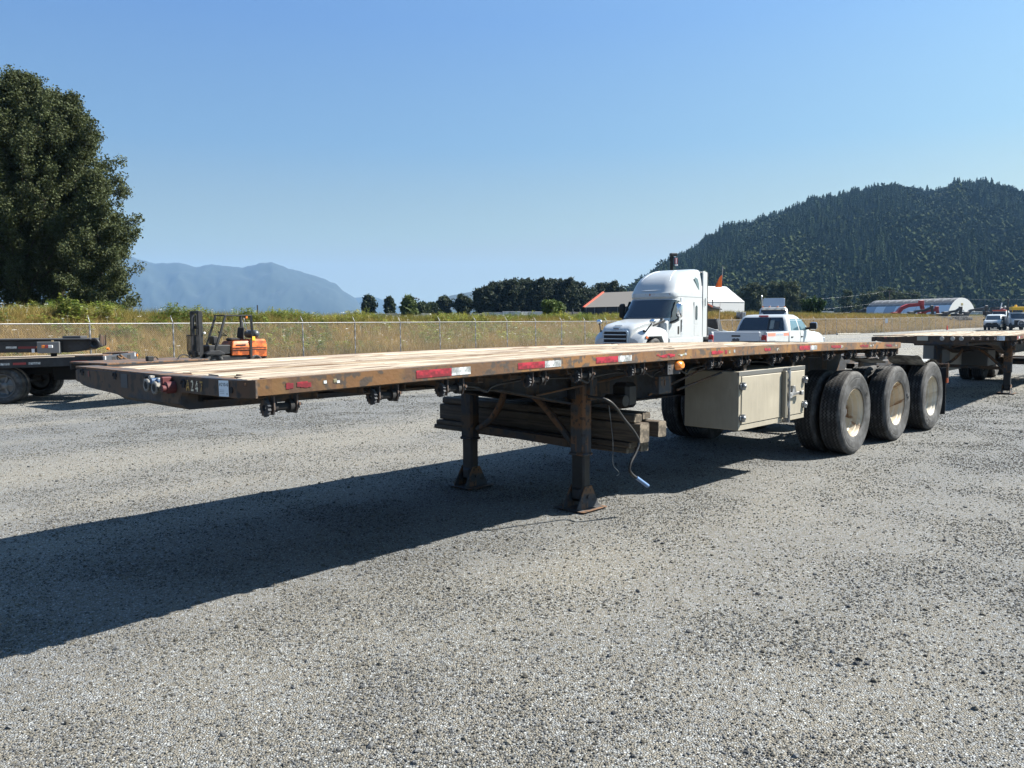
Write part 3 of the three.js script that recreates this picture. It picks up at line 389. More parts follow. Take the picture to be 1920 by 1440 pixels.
// second flatbed of the same make, parked beside the first
const trailer2 = thing('flatbed_trailer', 'dark flatbed trailer numbered A248 parked beyond the tail of the long one', 'trailer', [0, 0, 0], 0);
{
  const yaw = 0.72, X = 9.49, Z = 15.0; trailer2.position.set(X - HALF * Math.cos(yaw), 0, -(Z + HALF * Math.sin(yaw))); trailer2.rotation.y = PI / 2 - yaw;
  const q = flatbed(trailer2, { seed: 21, sag: 0.018, winches: winchS.slice(0, 8), tapes: [[0.05, 0.22, 0.22, 0.32, 0.1], [0.4, 0.62, 0.62, 0.8, 0.6], [1.3, 1.58, 1.58, 1.76, 0]] });
  const P = q.P, nx = -0.087, lt = [0.9, 1.05, 1.24];
  for (const t of lt) P('air_coupling', [new THREE.TorusGeometry(0.03, 0.012, 8, 16).rotateY(PI / 2).translate(nx - 0.03, 1.31, zT(t)), cyl(0.03, 0.04, 'x', nx - 0.02, 1.31, zT(t), 12)], M(0.3, 0.29, 0.27, 0.6));
  const st = canvasTex(512, 120, (g, w, h) => { g.clearRect(0, 0, w, h); g.font = 'bold 112px sans-serif'; g.textAlign = 'center'; g.fillStyle = '#b89a8c'; for (let i = 0; i < 4; i++) { g.save(); g.translate((i + 0.5) * w / 4, h * 0.86); g.scale(0.8, 1); g.fillText('A248'[i], 0, 0); g.restore(); } const r = rng(9); g.globalCompositeOperation = 'destination-out'; for (let i = 0; i < 110; i++) { g.beginPath(); g.arc(r() * w, r() * h, 2 + r() * 6, 0, 7); g.fill(); } });
  let a = decal(0.5, 0.085, nx - 0.002, 1.32, zT(0.52), -PI / 2, st, { cut: 1 }); let m = new THREE.Mesh(...a); m.name = 'unit_number'; trailer2.add(m);
  const lb = canvasTex(128, 128, (g, w, h) => { g.fillStyle = '#cfd6da'; g.fillRect(0, 0, w, h); g.fillStyle = '#5a646c'; for (let i = 0; i < 4; i++) g.fillRect(12, 18 + i * 26, 70 + (i * 37) % 30, 8); });
  a = decal(0.13, 0.085, nx - 0.002, 1.325, zT(0.24), -PI / 2, lb); m = new THREE.Mesh(...a); m.name = 'lot_label'; trailer2.add(m);
  P('pale_patch', [cb(0.003, 0.085, 0.2, nx, 1.31, zT(1.6), 0.001)], M(0.35, 0.33, 0.27, 0.8));
  P('reflector_scrap', [cb(0.003, 0.035, 0.05, nx, 1.32, zT(2.3), 0.001)], M(0.25, 0.06, 0.06, 0.7));
  P('tool_box', [cb(1.2, 0.72, 0.6, 4.4, 0.82, zT(2.25), 0.01)], M(0.22, 0.22, 0.21, 0.6));
  P('tool_box', [cb(0.9, 0.5, 0.6, 5.6, 0.78, zT(1.7), 0.01)], M(0.10, 0.10, 0.10, 0.7));
}

// ---------------------------------------------------------------- ground
const FENCE = [[-15.3 - 1.877 * 14, 29 - 2.668 * 14], [20.4, 79.7], [130, 192.0]]; // (x, metres ahead)
const fenceZ = (x) => { const [a, b, c] = FENCE; return x < b[0] ? a[1] + (x - a[0]) * (b[1] - a[1]) / (b[0] - a[0]) : b[1] + (x - b[0]) * (c[1] - b[1]) / (c[0] - b[0]); };
const beyond = (x, z) => (-z - fenceZ(x)) * (x < 20.4 ? 0.576 : 0.70); // metres behind the fence
const yardY = (x, z) => 0.34 * sst(45, 90, x) * sst(60, 110, -z);
const fieldY = (x, z) => { const d = beyond(x, z); return d < -0.2 ? yardY(x, z) - 0.4 : lerp(yardY(x, z) - 0.05, 1.76 - 0.24 * sst(34, 46, -z) + 0.5 * sst(70, 95, -z) + 0.12 * (vn(x * 0.12, z * 0.12) - 0.5), sst(0.3, 6.5, d)) + 0.1 * (vn(x * 0.5 + 9, z * 0.5) - 0.5) * sst(0.3, 2, d); };
function sheet(rs, as, fy, fc) {
  const n = as.length, pos = [], col = [], uv = [], idx = [];
  for (const r of rs) for (const a of as) { const x = r * Math.sin(a), z = -r * Math.cos(a), y = fy(x, z, r); pos.push(x, y, z); uv.push(x, z); col.push(...fc(x, z, r)); }
  for (let i = 0; i + 1 < rs.length; i++) for (let j = 0; j + 1 < n; j++) { const a = i * n + j; idx.push(a, a + n, a + n + 1, a, a + n + 1, a + 1); }
  const g = new THREE.BufferGeometry(); g.setAttribute('position', new THREE.Float32BufferAttribute(pos, 3)); g.setAttribute('uv', new THREE.Float32BufferAttribute(uv, 2)); g.setAttribute('color', new THREE.Float32BufferAttribute(col, 3)); g.setIndex(idx); g.computeVertexNormals(); return g;
}
const angles = []; for (let a = -180; a < -45; a += 4.5) angles.push(a * PI / 180); for (let a = -45; a <= 45.01; a += 0.28) angles.push(a * PI / 180); for (let a = 49.5; a <= 180.1; a += 4.5) angles.push(a * PI / 180);
const TS = [Math.sin(0.7668), -Math.cos(0.7668)]; // direction of the parked trailers
// tracks: pale compacted wheel lanes and dusty patches; loose dark stone elsewhere
function dust(x, z) {
  const a = x * TS[0] + z * TS[1], b = x * -TS[1] + z * TS[0];
  const lane = fbm(a * 0.035 + 3, b * 0.5, 3), big = fbm(a * 0.12 + 7, b * 0.3, 4), mid = fbm(a * 0.5, b * 0.9 + 4, 4);
  let lane2 = 0; const bw = b + 0.5 * (vn(a * 0.06, 3.3) - 0.5); for (const l of [-7.95, -9.85, -11.1, -13.0, -15, -16.9]) lane2 += Math.exp(-Math.pow((bw - l) / 0.3, 2)); for (const l of [-1.2, 0.7]) lane2 += 0.4 * Math.exp(-Math.pow((bw - l) / 0.28, 2));
  return clamp(0.50 + 0.42 * lane2 * (0.5 + vn(a * 0.4, b)) + 2.0 * (lane - 0.5) * sst(6, 12, -z) + 1.3 * (big - 0.5) + 1.0 * (mid - 0.5));
}
const yardBump = (x, z) => 0.03 * (fbm(x * 0.18, z * 0.18, 3) - 0.5) + 0.035 * (fbm(x * 0.06 + 3, z * 0.7 + 0.3 * x, 2) - 0.5) * sst(6, 12, -z) + 0.012 * (vn(x * 2.2, z * 2.2) - 0.5) + 0.006 * (vn(x * 7, z * 7) - 0.5);
const flat = (x, z) => 0; // wheels and feet stand level
const yardTop = (x, z) => yardY(x, z) + yardBump(x, z) - 0.006;
{
  const N = 2048, C = 190, cell = 2.6 / C; // 2.6 m tile of crushed stone
  const H = new Float32Array(N * N), K = new Float32Array(N * N), px = new Float32Array(C * C), py = new Float32Array(C * C), ph = new Float32Array(C * C), pc = new Float32Array(C * C);
  for (let j = 0; j < C; j++) for (let i = 0; i < C; i++) { const k = j * C + i; px[k] = hash2(i * 3 + 1, j * 7); py[k] = hash2(i * 5 + 2, j * 3 + 11); ph[k] = Math.pow(hash2(i + 91, j * 13), 1.6); pc[k] = hash2(i * 11, j + 77); }
  for (let y = 0; y < N; y++) for (let x = 0; x < N; x++) {
    const fx = x / N * C, fy = y / N * C, ci = fx | 0, cj = fy | 0; let b = 9, b2 = 9, bk = 0;
    for (let dj = -1; dj <= 1; dj++) for (let di = -1; di <= 1; di++) { const i = (ci + di + C) % C, j = (cj + dj + C) % C, k = j * C + i, ex = ci + di + px[k] - fx, ey = cj + dj + py[k] - fy, e = (ex * ex + ey * ey) * (1.25 - 0.5 * ph[k]); if (e < b) { b2 = b; b = e; bk = k; } else if (e < b2) b2 = e; }
    const edge = Math.sqrt(b2) - Math.sqrt(b), h = clamp(edge * 2.2) * (0.35 + 0.65 * ph[bk]);
    H[y * N + x] = h; K[y * N + x] = pc[bk];
  }
  const col = tex(N, (u, v, x, y) => { const k = y * N + x, h = H[k], c = K[k], f = hash2(x, y) * 0.12; const l = (0.35 + 0.65 * sst(0.02, 0.35, h)) * (0.60 + 0.48 * c * c + f); const w = c > 0.93 ? 1.25 : 1; const b = 0.5 * l * w; return c > 0.55 ? [toS(b * 0.96), toS(b), toS(b * 1.06)] : [toS(b * 1.06), toS(b), toS(b * 0.9)]; });
  const bmp = tex(N, (u, v, x, y) => { const k = H[y * N + x]; return [k, k, k]; }, false);
  const mat = new THREE.MeshStandardMaterial({ map: rep(col, 1 / 2.2), bumpMap: rep(bmp, 1 / 2.2), bumpScale: 0.0095, roughness: 1, vertexColors: true, color: lin(1, 1, 1) });
  const rs = []; for (let r = 0.5; r < 340; r *= 1.0165) rs.push(r);
  const g = sheet(rs, angles, (x, z) => yardTop(x, z), (x, z) => {
    const d = dust(x, z), k = 0.42; let c = mx([0.87, 0.905, 0.92], [1.23, 1.19, 1.06], d); return [c[0] * k, c[1] * k, c[2] * k];
  });
  const m = new THREE.Mesh(g, mat); m.name = 'gravel_yard'; m.receiveShadow = true; tag(m, 'wide yard of grey crushed gravel with pale wheel tracks', 'gravel yard', null, 'structure'); scene.add(m);
}
{ // field and bank behind the fence, out to the foot of the hills
  const rs = []; for (let r = 6; r < 7800; r *= 1.022) rs.push(r);
  const g = sheet(rs, angles.filter((_, i) => i % 2 === 0 || i < 30 || i > angles.length - 31), (x, z) => fieldY(x, z), (x, z) => { const n = fbm(x * 0.3, z * 0.3, 3), d = beyond(x, z); const c = mx([0.12, 0.085, 0.035], [0.055, 0.06, 0.018], clamp(n * 1.2 - 0.3 + 0.4 * sst(4, 9, d))); return c; });
  const m = new THREE.Mesh(g, new THREE.MeshStandardMaterial({ vertexColors: true, roughness: 1, map: rep(grime, 0.7), bumpMap: rep(bumpFine, 1.5), bumpScale: 0.05 })); m.name = 'grass_field'; tag(m, 'dry grassy bank and field rising behind the wire fence', 'field', null, 'structure'); scene.add(m);
}
{ // loose stones lying on the yard near the camera
  const r = rng(77), geos = []; for (let k = 0; k < 5; k++) { const g = new THREE.IcosahedronGeometry(1, k < 3 ? 0 : 0), p = g.attributes.position, m = new Map(); for (let i = 0; i < p.count; i++) { const key = [p.getX(i), p.getY(i), p.getZ(i)].map((v) => v.toFixed(3)).join(); if (!m.has(key)) m.set(key, 0.7 + 0.55 * r()); const f = m.get(key); p.setXYZ(i, p.getX(i) * f, p.getY(i) * f * 0.68, p.getZ(i) * f * 0.85); } g.computeVertexNormals(); boxUV(g); geos.push(g); }
  const mat = new THREE.MeshStandardMaterial({ roughness: 0.95, color: lin(1, 1, 1), map: rep(grime, 0.3) }), o = new THREE.Object3D(), c = new THREE.Color();
  geos.forEach((g, k) => {
    const n = 84000, im = new THREE.InstancedMesh(g, mat, n); let q = 0;
    while (q < n) {
      const a = (r() - 0.5) * 1.56, d = 1.2 + 27 * Math.pow(r(), 1.75), x = d * Math.sin(a), z = -d * Math.cos(a), du = dust(x, z);
      const cl = fbm(x * 1.7 + 31, z * 1.7, 3); if (r() > 0.7 * sst(0.3, 0.75, cl) * (1.25 - du) + 0.16) continue;
      const s = (0.0032 + 0.0066 * Math.pow(r(), 3.2)) * (r() < 0.015 ? 2.1 : 1) * (0.8 + d * 0.03);
      o.position.set(x, yardTop(x, z) + s * 0.30, z); o.rotation.set((r() - 0.5) * 0.7, r() * 7, (r() - 0.5) * 0.7); o.scale.setScalar(s); o.updateMatrix(); im.setMatrixAt(q, o.matrix);
      const v = 0.11 + 0.20 * Math.pow(r(), 1.6), t = r(); c.setRGB(v * (t < 0.5 ? 0.97 : 1.07), v, v * (t < 0.5 ? 1.02 : 0.82)); im.setColorAt(q, c); q++;
    }
    im.name = 'loose_gravel' + (k ? '_00' + k : ''); tag(im, ['small loose', 'coarse loose', 'scattered sharp', 'fine scattered', 'rounded loose'][k] + ' gravel stones lying over the yard surface', 'gravel', 'loose stones on the gravel yard', 'stuff'); scene.add(im);
  });
}
// ---------------------------------------------------------------- chain-link fence
{
  const fence = thing('chain_link_fence', 'long galvanised chain link fence with a top rail along the grassy bank', 'fence');
  const A = FENCE[0], B = FENCE[1], C = FENCE[2], top = (z) => interp([[0, 1.7], [31, 1.7], [60, 1.74], [80, 1.82], [100, 1.95], [150, 2.18], [190, 2.3]], z);
  const post = [], pg = prep(cyl(0.03, 1, 'y', 0, 0.5, 0, 8)), wires = [], rails = [];
  const run = (P, Q, n0, n1, f) => { const out = []; for (let n = n0; n <= n1; n++) { const t = f(n); const x = lerp(P[0], Q[0], t), zf = lerp(P[1], Q[1], t); out.push([x, zf, yardY(x, -zf), top(zf)]); } return out; };
  const s1 = run([-15.3, 29], B, -6, 19, (n) => n / 19), s2 = run(B, [89, 150], 1, 30, (n) => n / 30 + 0), all = [...s1, ...s2, ...run(B, [89, 150], 31, 36, (n) => n / 30)];
  const wmat = M(0.28, 0.28, 0.28, 0.6, 0.3), r = rng(3);
  all.forEach(([x, z, y, h], i) => {
    const H = h + 0.02, lean = (r() - 0.5) * 0.03; const p = new THREE.Mesh(pg, MAT.galv); p.name = 'post'; p.position.set(x, y - 0.1, -z); p.scale.set(1, H + 0.1, 1); p.rotation.z = 0.012 + lean; p.castShadow = true; fence.add(p);
    if (z < 130) { const a = new THREE.Mesh(prep(bar([0, 0, 0], [-0.16, 0.28, -0.16], 0.014, 5)), MAT.galv); a.name = 'barb_arm'; a.position.set(x, y + H, -z); fence.add(a); }
    if (i + 1 < all.length) { const q = all[i + 1]; rails.push(bar([x, y + h, -z], [q[0], q[2] + q[3], -q[1]], 0.021, 6)); }
  });
  part('top_rail', rails, MAT.galv, fence);
  // woven wire: two families of slanting wires
  const pos = []; const wire = (a, b, w) => { const dx = (b[0] - a[0]), dz = b[2] - a[2], l = Math.hypot(dx, dz) || 1, px = -dz / l * w, pz = dx / l * w; pos.push(a[0], a[1] + w, a[2], b[0], b[1] + w, b[2], b[0] + px, b[1] - w, b[2] + pz, a[0], a[1] + w, a[2], b[0] + px, b[1] - w, b[2] + pz, a[0] + px, a[1] - w, a[2] + pz, a[0], a[1] + w, a[2], a[0] - px, a[1] - w, a[2] - pz, b[0] - px, b[1] - w, b[2] - pz, a[0], a[1] + w, a[2], b[0] - px, b[1] - w, b[2] - pz, b[0], b[1] + w, b[2]); };
  for (let i = 0; i + 1 < all.length; i++) {
    const p = all[i], q = all[i + 1], L = Math.hypot(q[0] - p[0], q[1] - p[1]), z = p[1], step = z < 48 ? 0.085 : z < 80 ? 0.13 : 0.2, w = step * 0.018;
    const pt = (s, h) => { const t = s / L; return [lerp(p[0], q[0], t), lerp(p[2], q[2], t) + h, -lerp(p[1], q[1], t) + 0.01]; }, Hh = p[3] - 0.03;
    for (let s = -Hh; s < L; s += step) for (const d of [1, -1]) { let a0 = s, h0 = 0.02, a1 = s + Hh, h1 = Hh; if (a0 < 0) { h0 = -a0; a0 = 0; } if (a1 > L) { h1 = Hh - (a1 - L); a1 = L; } if (h1 <= h0) continue; d > 0 ? wire(pt(a0, h0), pt(a1, h1), w) : wire(pt(L - a0, h0), pt(L - a1, h1), w); }
  }
  const g = new THREE.BufferGeometry(); g.setAttribute('position', new THREE.Float32BufferAttribute(pos, 3)); g.computeVertexNormals();
  const wm = part('wire_mesh', g, wmat, fence); wm.userData.kind = 'stuff';
  const sg = at(1661.5, 601, 112); const sign = thing('sign', 'small white notice board fixed to the wire fence', 'sign', [sg.x, sg.y - 0.35, sg.z + 0.12], -0.6); part('board', cb(0.34, 0.62, 0.01, 0, 0.3, 0, 0.003), M(0.72, 0.73, 0.74, 0.6), sign); part('clip', [cb(0.02, 0.02, 0.03, 0.1, 0.5, -0.02), cb(0.02, 0.02, 0.03, -0.1, 0.5, -0.02)], MAT.galv, sign);
}
// ---------------------------------------------------------------- grass and weeds on the bank
{
  const leaf = (col, tr) => new THREE.MeshPhysicalMaterial({ color: lin(1, 1, 1), roughness: 1, specularIntensity: 0.15, transmission: tr, thickness: 0, side: THREE.DoubleSide });
  const blade = (r, h, w, lean) => { const a = r() * 7, b = r() * 7, x = (r() - 0.5) * 0.22, z = (r() - 0.5) * 0.22, dx = Math.cos(a) * w, dz = Math.sin(a) * w, lx = Math.cos(b) * lean, lz = Math.sin(b) * lean; return [x - dx, 0, z - dz, x + dx, 0, z + dz, x + lx * 0.4 + dx * 0.7, h * 0.6, z + lz * 0.4 + dz * 0.7, x - dx, 0, z - dz, x + lx * 0.4 + dx * 0.7, h * 0.6, z + lz * 0.4 + dz * 0.7, x + lx * 0.4 - dx * 0.7, h * 0.6, z + lz * 0.4 - dz * 0.7, x + lx * 0.4 - dx * 0.7, h * 0.6, z + lz * 0.4 - dz * 0.7, x + lx * 0.4 + dx * 0.7, h * 0.6, z + lz * 0.4 + dz * 0.7, x + lx, h, z + lz]; };
  const clump = (seed, n, h, w, lean) => { const r = rng(seed), p = []; for (let i = 0; i < n; i++) p.push(...blade(r, h * (0.5 + 0.6 * r()), w * (0.6 + 0.8 * r()), lean * (0.4 + r()))); const g = new THREE.BufferGeometry(); g.setAttribute('position', new THREE.Float32BufferAttribute(p, 3)); g.computeVertexNormals(); return g; };
  const weed = (seed, n, h, s) => { const r = rng(seed), p = []; for (let i = 0; i < n; i++) { const y = h * (0.15 + 0.85 * r()), a = r() * 7, q = 0.02 + 0.2 * r() * (1.1 - y / h * 0.8), x = Math.cos(a) * q, z = Math.sin(a) * q, b = a + (r() - 0.5), l = s * (0.6 + r()), ex = Math.cos(b) * l, ez = Math.sin(b) * l, d = (r() - 0.4) * l, nx = -Math.sin(b) * l * 0.3, nz = Math.cos(b) * l * 0.3; p.push(x, y, z, x + ex * 0.5 + nx, y + d * 0.4, z + ez * 0.5 + nz, x + ex, y + d, z + ez, x, y, z, x + ex, y + d, z + ez, x + ex * 0.5 - nx, y + d * 0.4, z + ez * 0.5 - nz); } for (let i = 0; i < 6; i++) p.push(...blade(r, h * (0.8 + 0.4 * r()), 0.006, 0.1)); const g = new THREE.BufferGeometry(); g.setAttribute('position', new THREE.Float32BufferAttribute(p, 3)); g.computeVertexNormals(); return g; };
  const umbel = () => { const p = [], r = rng(4); for (let i = 0; i < 14; i++) { const a = r() * 7, q = Math.sqrt(r()) * 0.055, x = q * Math.cos(a), z = q * Math.sin(a), s = 0.016; p.push(x - s, 0.01 - q * 0.2, z - s, x + s, 0.01 - q * 0.2, z - s, x, 0.01 - q * 0.2, z + s); } p.push(-0.004, 0, 0, 0.004, 0, 0, 0.02, -0.6, 0); const g = new THREE.BufferGeometry(); g.setAttribute('position', new THREE.Float32BufferAttribute(p, 3)); g.computeVertexNormals(); return g; };
  const o = new THREE.Object3D(), c = new THREE.Color();
  function scatter(name, label, cat, g, mat, n, seed, place, color, size) {
    const im = new THREE.InstancedMesh(g, mat, n), r = rng(seed); for (let i = 0; i < n; i++) { const [x, z, d] = place(r); o.position.set(x, fieldY(x, z) - 0.03, z); o.rotation.set((r() - 0.5) * 0.3, r() * 7, (r() - 0.5) * 0.3); const s = size(r, d, z, x); o.scale.set(s, s * (0.8 + 0.5 * r()), s); if (name.startsWith('white')) { o.position.y += 0.35 + r() * 0.5; } o.updateMatrix(); im.setMatrixAt(i, o.matrix); color(c, r, d, x, z); im.setColorAt(i, c); }
    im.name = numbered(name); tag(im, label, cat, null, 'stuff'); scene.add(im); return im;
  }
  // a spot behind the fence, nearer stretches favoured; d metres behind it
  const along = (z0, z1, pw) => (d0, d1, dp = 1) => (r) => { const zf = lerp(z0, z1, Math.pow(r(), pw)), b = FENCE[1], x0 = zf < b[1] ? b[0] + (zf - b[1]) / 1.42 : b[0] + (zf - b[1]) / 1.025, d = lerp(d0, d1, Math.pow(r(), dp)), k = zf < b[1] ? [-0.818, 0.576] : [-0.716, 0.698]; return [x0 + k[0] * d, -(zf + k[1] * d), d]; };
  const near = along(17, 82, 1.5), far = along(78, 175, 1.2);
  const straw = (c, r, d, x, z) => { const g = clamp(sst(3.2, 7.5, d) * 0.75 + 0.9 * (fbm(x * 0.25, z * 0.25, 3) - 0.42)), k = 0.75 + 0.5 * r(); const q = mx([0.30, 0.205, 0.075], [0.135, 0.135, 0.032], g); c.setRGB(q[0] * k, q[1] * k, q[2] * k); };
  const gr = leaf(0, 0.35), wd = leaf(0, 0.4);
  scatter('dry_grass', 'dry straw coloured grass covering the near bank behind the fence', 'grass', clump(1, 13, 0.55, 0.010, 0.25), gr, 52000, 21, near(0.35, 11, 0.9), straw, (r, d, z) => 0.7 + 0.6 * r());
  scatter('dry_grass', 'dry tawny grass on the far bank behind the receding fence', 'grass', clump(2, 12, 0.6, 0.022, 0.3), gr, 26000, 22, far(0.35, 12, 0.9), straw, (r) => 0.8 + 0.7 * r());
  const green = (c, r, d, x, z) => { const k = 0.7 + 0.7 * r(), y = r() * fbm(x * 0.2, z * 0.2, 2) * 1.6; const q = mx([0.06, 0.105, 0.018], [0.26, 0.25, 0.045], clamp(y)); c.setRGB(q[0] * k, q[1] * k, q[2] * k); };
  scatter('weeds', 'tall green weeds along the crest of the bank', 'weeds', weed(3, 70, 0.95, 0.11), wd, 9000, 23, near(4.6, 11, 1), green, (r, d, z, x) => (0.22 + 0.75 * sst(0.42, 0.7, fbm(x * 0.45, z * 0.45, 3)) + 0.5 * r() * r() * r() + 0.2 * r()) * lerp(1, 0.72, sst(32, 48, -z)));
  scatter('weeds', 'low green weeds on the slope of the bank', 'weeds', weed(4, 50, 0.6, 0.09), wd, 2600, 24, (r) => { for (;;) { const q = near(0.8, 5, 1)(r); if (fbm(q[0] * 0.18 + 4, q[1] * 0.18, 3) > 0.52 || r() < 0.12) return q; } }, green, (r) => 0.5 + 0.7 * r());
  scatter('weeds', 'weeds along the crest of the distant bank', 'weeds', weed(5, 40, 0.8, 0.16), wd, 4200, 25, far(4.5, 11, 1), (c, r, d, x, z) => { green(c, r, d, x, z); c.multiplyScalar(1); if (r() < 0.5) c.setRGB(0.24, 0.185, 0.075); }, (r) => 0.35 + 0.5 * r());
  scatter('white_flowers', 'white lacy flower heads dotted over the bank', 'flowers', umbel(), new THREE.MeshPhysicalMaterial({ color: lin(1, 1, 1), roughness: 0.9, side: THREE.DoubleSide, transmission: 0.3 }), 1500, 26, near(0.6, 10, 0.8), (c, r) => c.setRGB(0.72, 0.72, 0.62), (r) => 0.8 + 0.7 * r());
}

// ---------------------------------------------------------------- vehicles (local x: ahead, y: up, z: right-hand side)
const heading = (hx, hz) => Math.atan2(hz, hx);
function carWheel(parent, x, z, R, w, rimMat, side) { const g = sub('wheel', parent); g.position.set(x, R, z); if (side < 0) g.rotation.y = PI; part('tyre', tyreGeo(R, w, R * 0.56), MAT.rubber, g); part('rim', [lathe([[0, w * 0.25], [R * 0.2, w * 0.28], [R * 0.26, w * 0.2], [R * 0.5, w * 0.16], [R * 0.56, w * 0.42], [R * 0.585, w * 0.4]], 32).rotateX(PI / 2)], rimMat, g); return g; }
// horizontal slices: at height y the outline runs from xr (rear) to xf (front), half width w, corner radii rf / rr
function slice(y, xr, xf, w, rf, rr, n = 10) {
  const o = []; const arc = (cx, cz, r, a0, bx = r) => { for (let i = 0; i <= n; i++) { const a = a0 + i / n * PI / 2; o.push([cx + bx * Math.cos(a), y, cz + r * Math.sin(a)]); } };
  rf = Math.min(rf, w * 0.98); rr = Math.min(rr, w * 0.98); const bf = Math.min(rf, (xf - xr) * 0.6), br = Math.min(rr, (xf - xr) * 0.39);
  arc(xf - bf, w - rf, rf, 0, bf); arc(xr + br, w - rr, rr, PI / 2, br); arc(xr + br, -w + rr, rr, PI, br); arc(xf - bf, -w + rf, rf, 1.5 * PI, bf); return o;
}
const slices = (rows) => loft(rows.map((r) => slice(...r)));
function sideGlass(pts, z, o = 0.008) { const s = Math.sign(z); return slab(pts, Math.min(z, z + s * o), Math.max(z, z + s * o), 0.002); }
// ---- white sleeper tractor
{
  const t = thing('semi_truck', 'white sleeper cab semi truck with a high domed roof and dark grille', 'semi truck', [7.45, 0, -35.5], heading(-0.64, -0.77));
  const P = (n, g, m, l) => part(n, g, m, t, l);
  const prof = [[1.0, 3.2, 1.12, 0.10], [1.62, 3.24, 1.12, 0.12], [1.78, 3.22, 1.12, 0.45], [2.1, 2.98, 1.115, 0.48], [2.4, 2.74, 1.10, 0.5], [2.62, 2.56, 1.09, 0.5], [2.70, 2.62, 1.09, 0.5], [2.86, 2.60, 1.09, 0.5], [2.93, 2.53, 1.085, 0.5], [3.1, 2.44, 1.08, 0.55], [3.3, 2.29, 1.07, 0.6], [3.5, 2.07, 1.05, 0.65], [3.65, 1.82, 1.02, 0.7], [3.78, 1.46, 0.98, 0.7], [3.86, 1.06, 0.94, 0.6], [3.91, 0.62, 0.86, 0.4], [3.935, 0.3, 0.74, 0.2]];
  const xf = (y) => interp(prof.map((p) => [p[0], p[1]]), y), ww = (y) => interp(prof.map((p) => [p[0], p[2]]), y), rf = (y) => interp(prof.map((p) => [p[0], p[3]]), y);
  P('cab_shell', slices(prof.map(([y, x, w, r]) => [y, 0, x, w, r, 0.06])), MAT.white);
  P('side_extender', [...[-1, 1].map((s) => slab([[-0.42, 1.0], [0, 1.0], [0, 3.85], [-0.15, 3.86], [-0.42, 3.80]], s * 1.09 - 0.02, s * 1.09 + 0.02, 0.006)), cb(0.42, 0.03, 2.0, -0.2, 3.82, 0, 0.01)], MAT.white);
  P('extender_edge', [-1, 1].map((s) => cb(0.07, 2.8, 0.06, -0.45, 2.4, s * 1.09, 0.01)), MAT.blackMatt);
  P('panel_seam', [cb(0.014, 2.7, 0.01, 0.0, 2.4, -1.118, 0.002), cb(2.4, 0.014, 0.01, 1.2, 2.72, -1.094, 0.002), cb(0.014, 1.5, 0.008, 2.02, 1.85, -1.119, 0.002), cb(0.014, 0.85, 0.008, 3.04, 1.3, -1.119, 0.002), cb(1.0, 0.014, 0.008, 2.52, 1.05, -1.119, 0.002)], M(0.16, 0.18, 0.2, 0.7));
  P('door_recess', [cb(0.14, 1.65, 0.012, 1.90, 1.85, -1.114, 0.004)], M(0.42, 0.46, 0.5, 0.5));
  const band = (y0, y1, off, a0, n = 24, m = 5) => { const rows = []; for (let i = 0; i <= m; i++) { const y = lerp(y0, y1, i / m), s = slice(y, 0, xf(y) + off, ww(y) + off * 0.3, rf(y), 0.06, 10), row = []; const front = [...s.slice(33, 44), ...s.slice(0, 11)]; const k = Math.round(a0 * 10); for (const p of front.slice(k, 22 - k)) row.push(p); rows.push(row); } return patch(rows); };
  P('windscreen', band(1.84, 2.58, 0.02, 0.2), MAT.glass);
  P('roof_panel_groove', [tube([[2.40, 3.02, -0.62], [2.22, 3.30, -0.68], [1.98, 3.53, -0.62], [1.5, 3.77, -0.5], [1.1, 3.86, -0.4]], 0.012, 5), tube([[2.40, 3.02, 0.62], [2.22, 3.30, 0.68], [1.98, 3.53, 0.62], [1.5, 3.77, 0.5], [1.1, 3.86, 0.4]], 0.012, 5), tube([[2.40, 3.02, -0.62], [2.50, 2.99, -0.4], [2.51, 2.985, 0.4], [2.40, 3.02, 0.62]], 0.012, 5)], M(0.6, 0.63, 0.66, 0.5));
  for (const z of [-0.85, -0.2, 0, 0.2, 0.85]) P('roof_marker_lamp', cb(0.03, 0.09, 0.05, 2.615 - Math.abs(z) * 0.12, 2.79, z, 0.01), M(0.25, 0.06, 0.02, 0.3));
  const door = [[2.12, 1.72], [2.12, 2.5], [2.18, 2.54], [2.44, 2.54], [2.86, 1.86], [2.9, 1.62], [2.86, 1.58], [2.5, 1.62]];
  P('door_window', [sideGlass(door, -1.112, 0.012), sideGlass(door, 1.112, 0.012)], MAT.glass);
  P('sleeper_window_frame', [slab(rect2(0.4, 0.98, 0.06).map(([x, y]) => [0.62 + x, y + 2.05]), -1.128, -1.112, 0.006)], MAT.white);
  P('sleeper_window', [slab(rect2(0.2, 0.62, 0.09).map(([x, y]) => [0.62 + x, y + 2.05]), -1.136, -1.12, 0.003)], MAT.glass);
  P('fairing_window', [slab([[0.3, 3.02], [0.34, 3.3], [0.46, 3.5], [0.64, 3.56], [0.78, 3.48], [0.66, 3.36], [0.46, 3.14]], -1.085, -1.03, 0.004).translate(0, 0, -0.004)], M(0.09, 0.13, 0.14, 0.2));
  P('locker_door', [slab(rect2(0.5, 0.46, 0.04).map(([x, y]) => [0.55 + x, y + 1.3]), -1.126, -1.112, 0.004)], MAT.white);
  P('door_handle', [slab(rect2(0.14, 0.34, 0.05).map(([x, y]) => [2.2 + x, y + 1.32]), -1.13, -1.114, 0.004), cb(0.03, 0.5, 0.03, 1.98, 1.5, -1.14, 0.008)], MAT.blackMatt);
  P('grab_handle', [cb(0.03, 0.34, 0.03, 0.12 - 0.3, 2.52, -1.15, 0.008)], M(0.1, 0.12, 0.14));
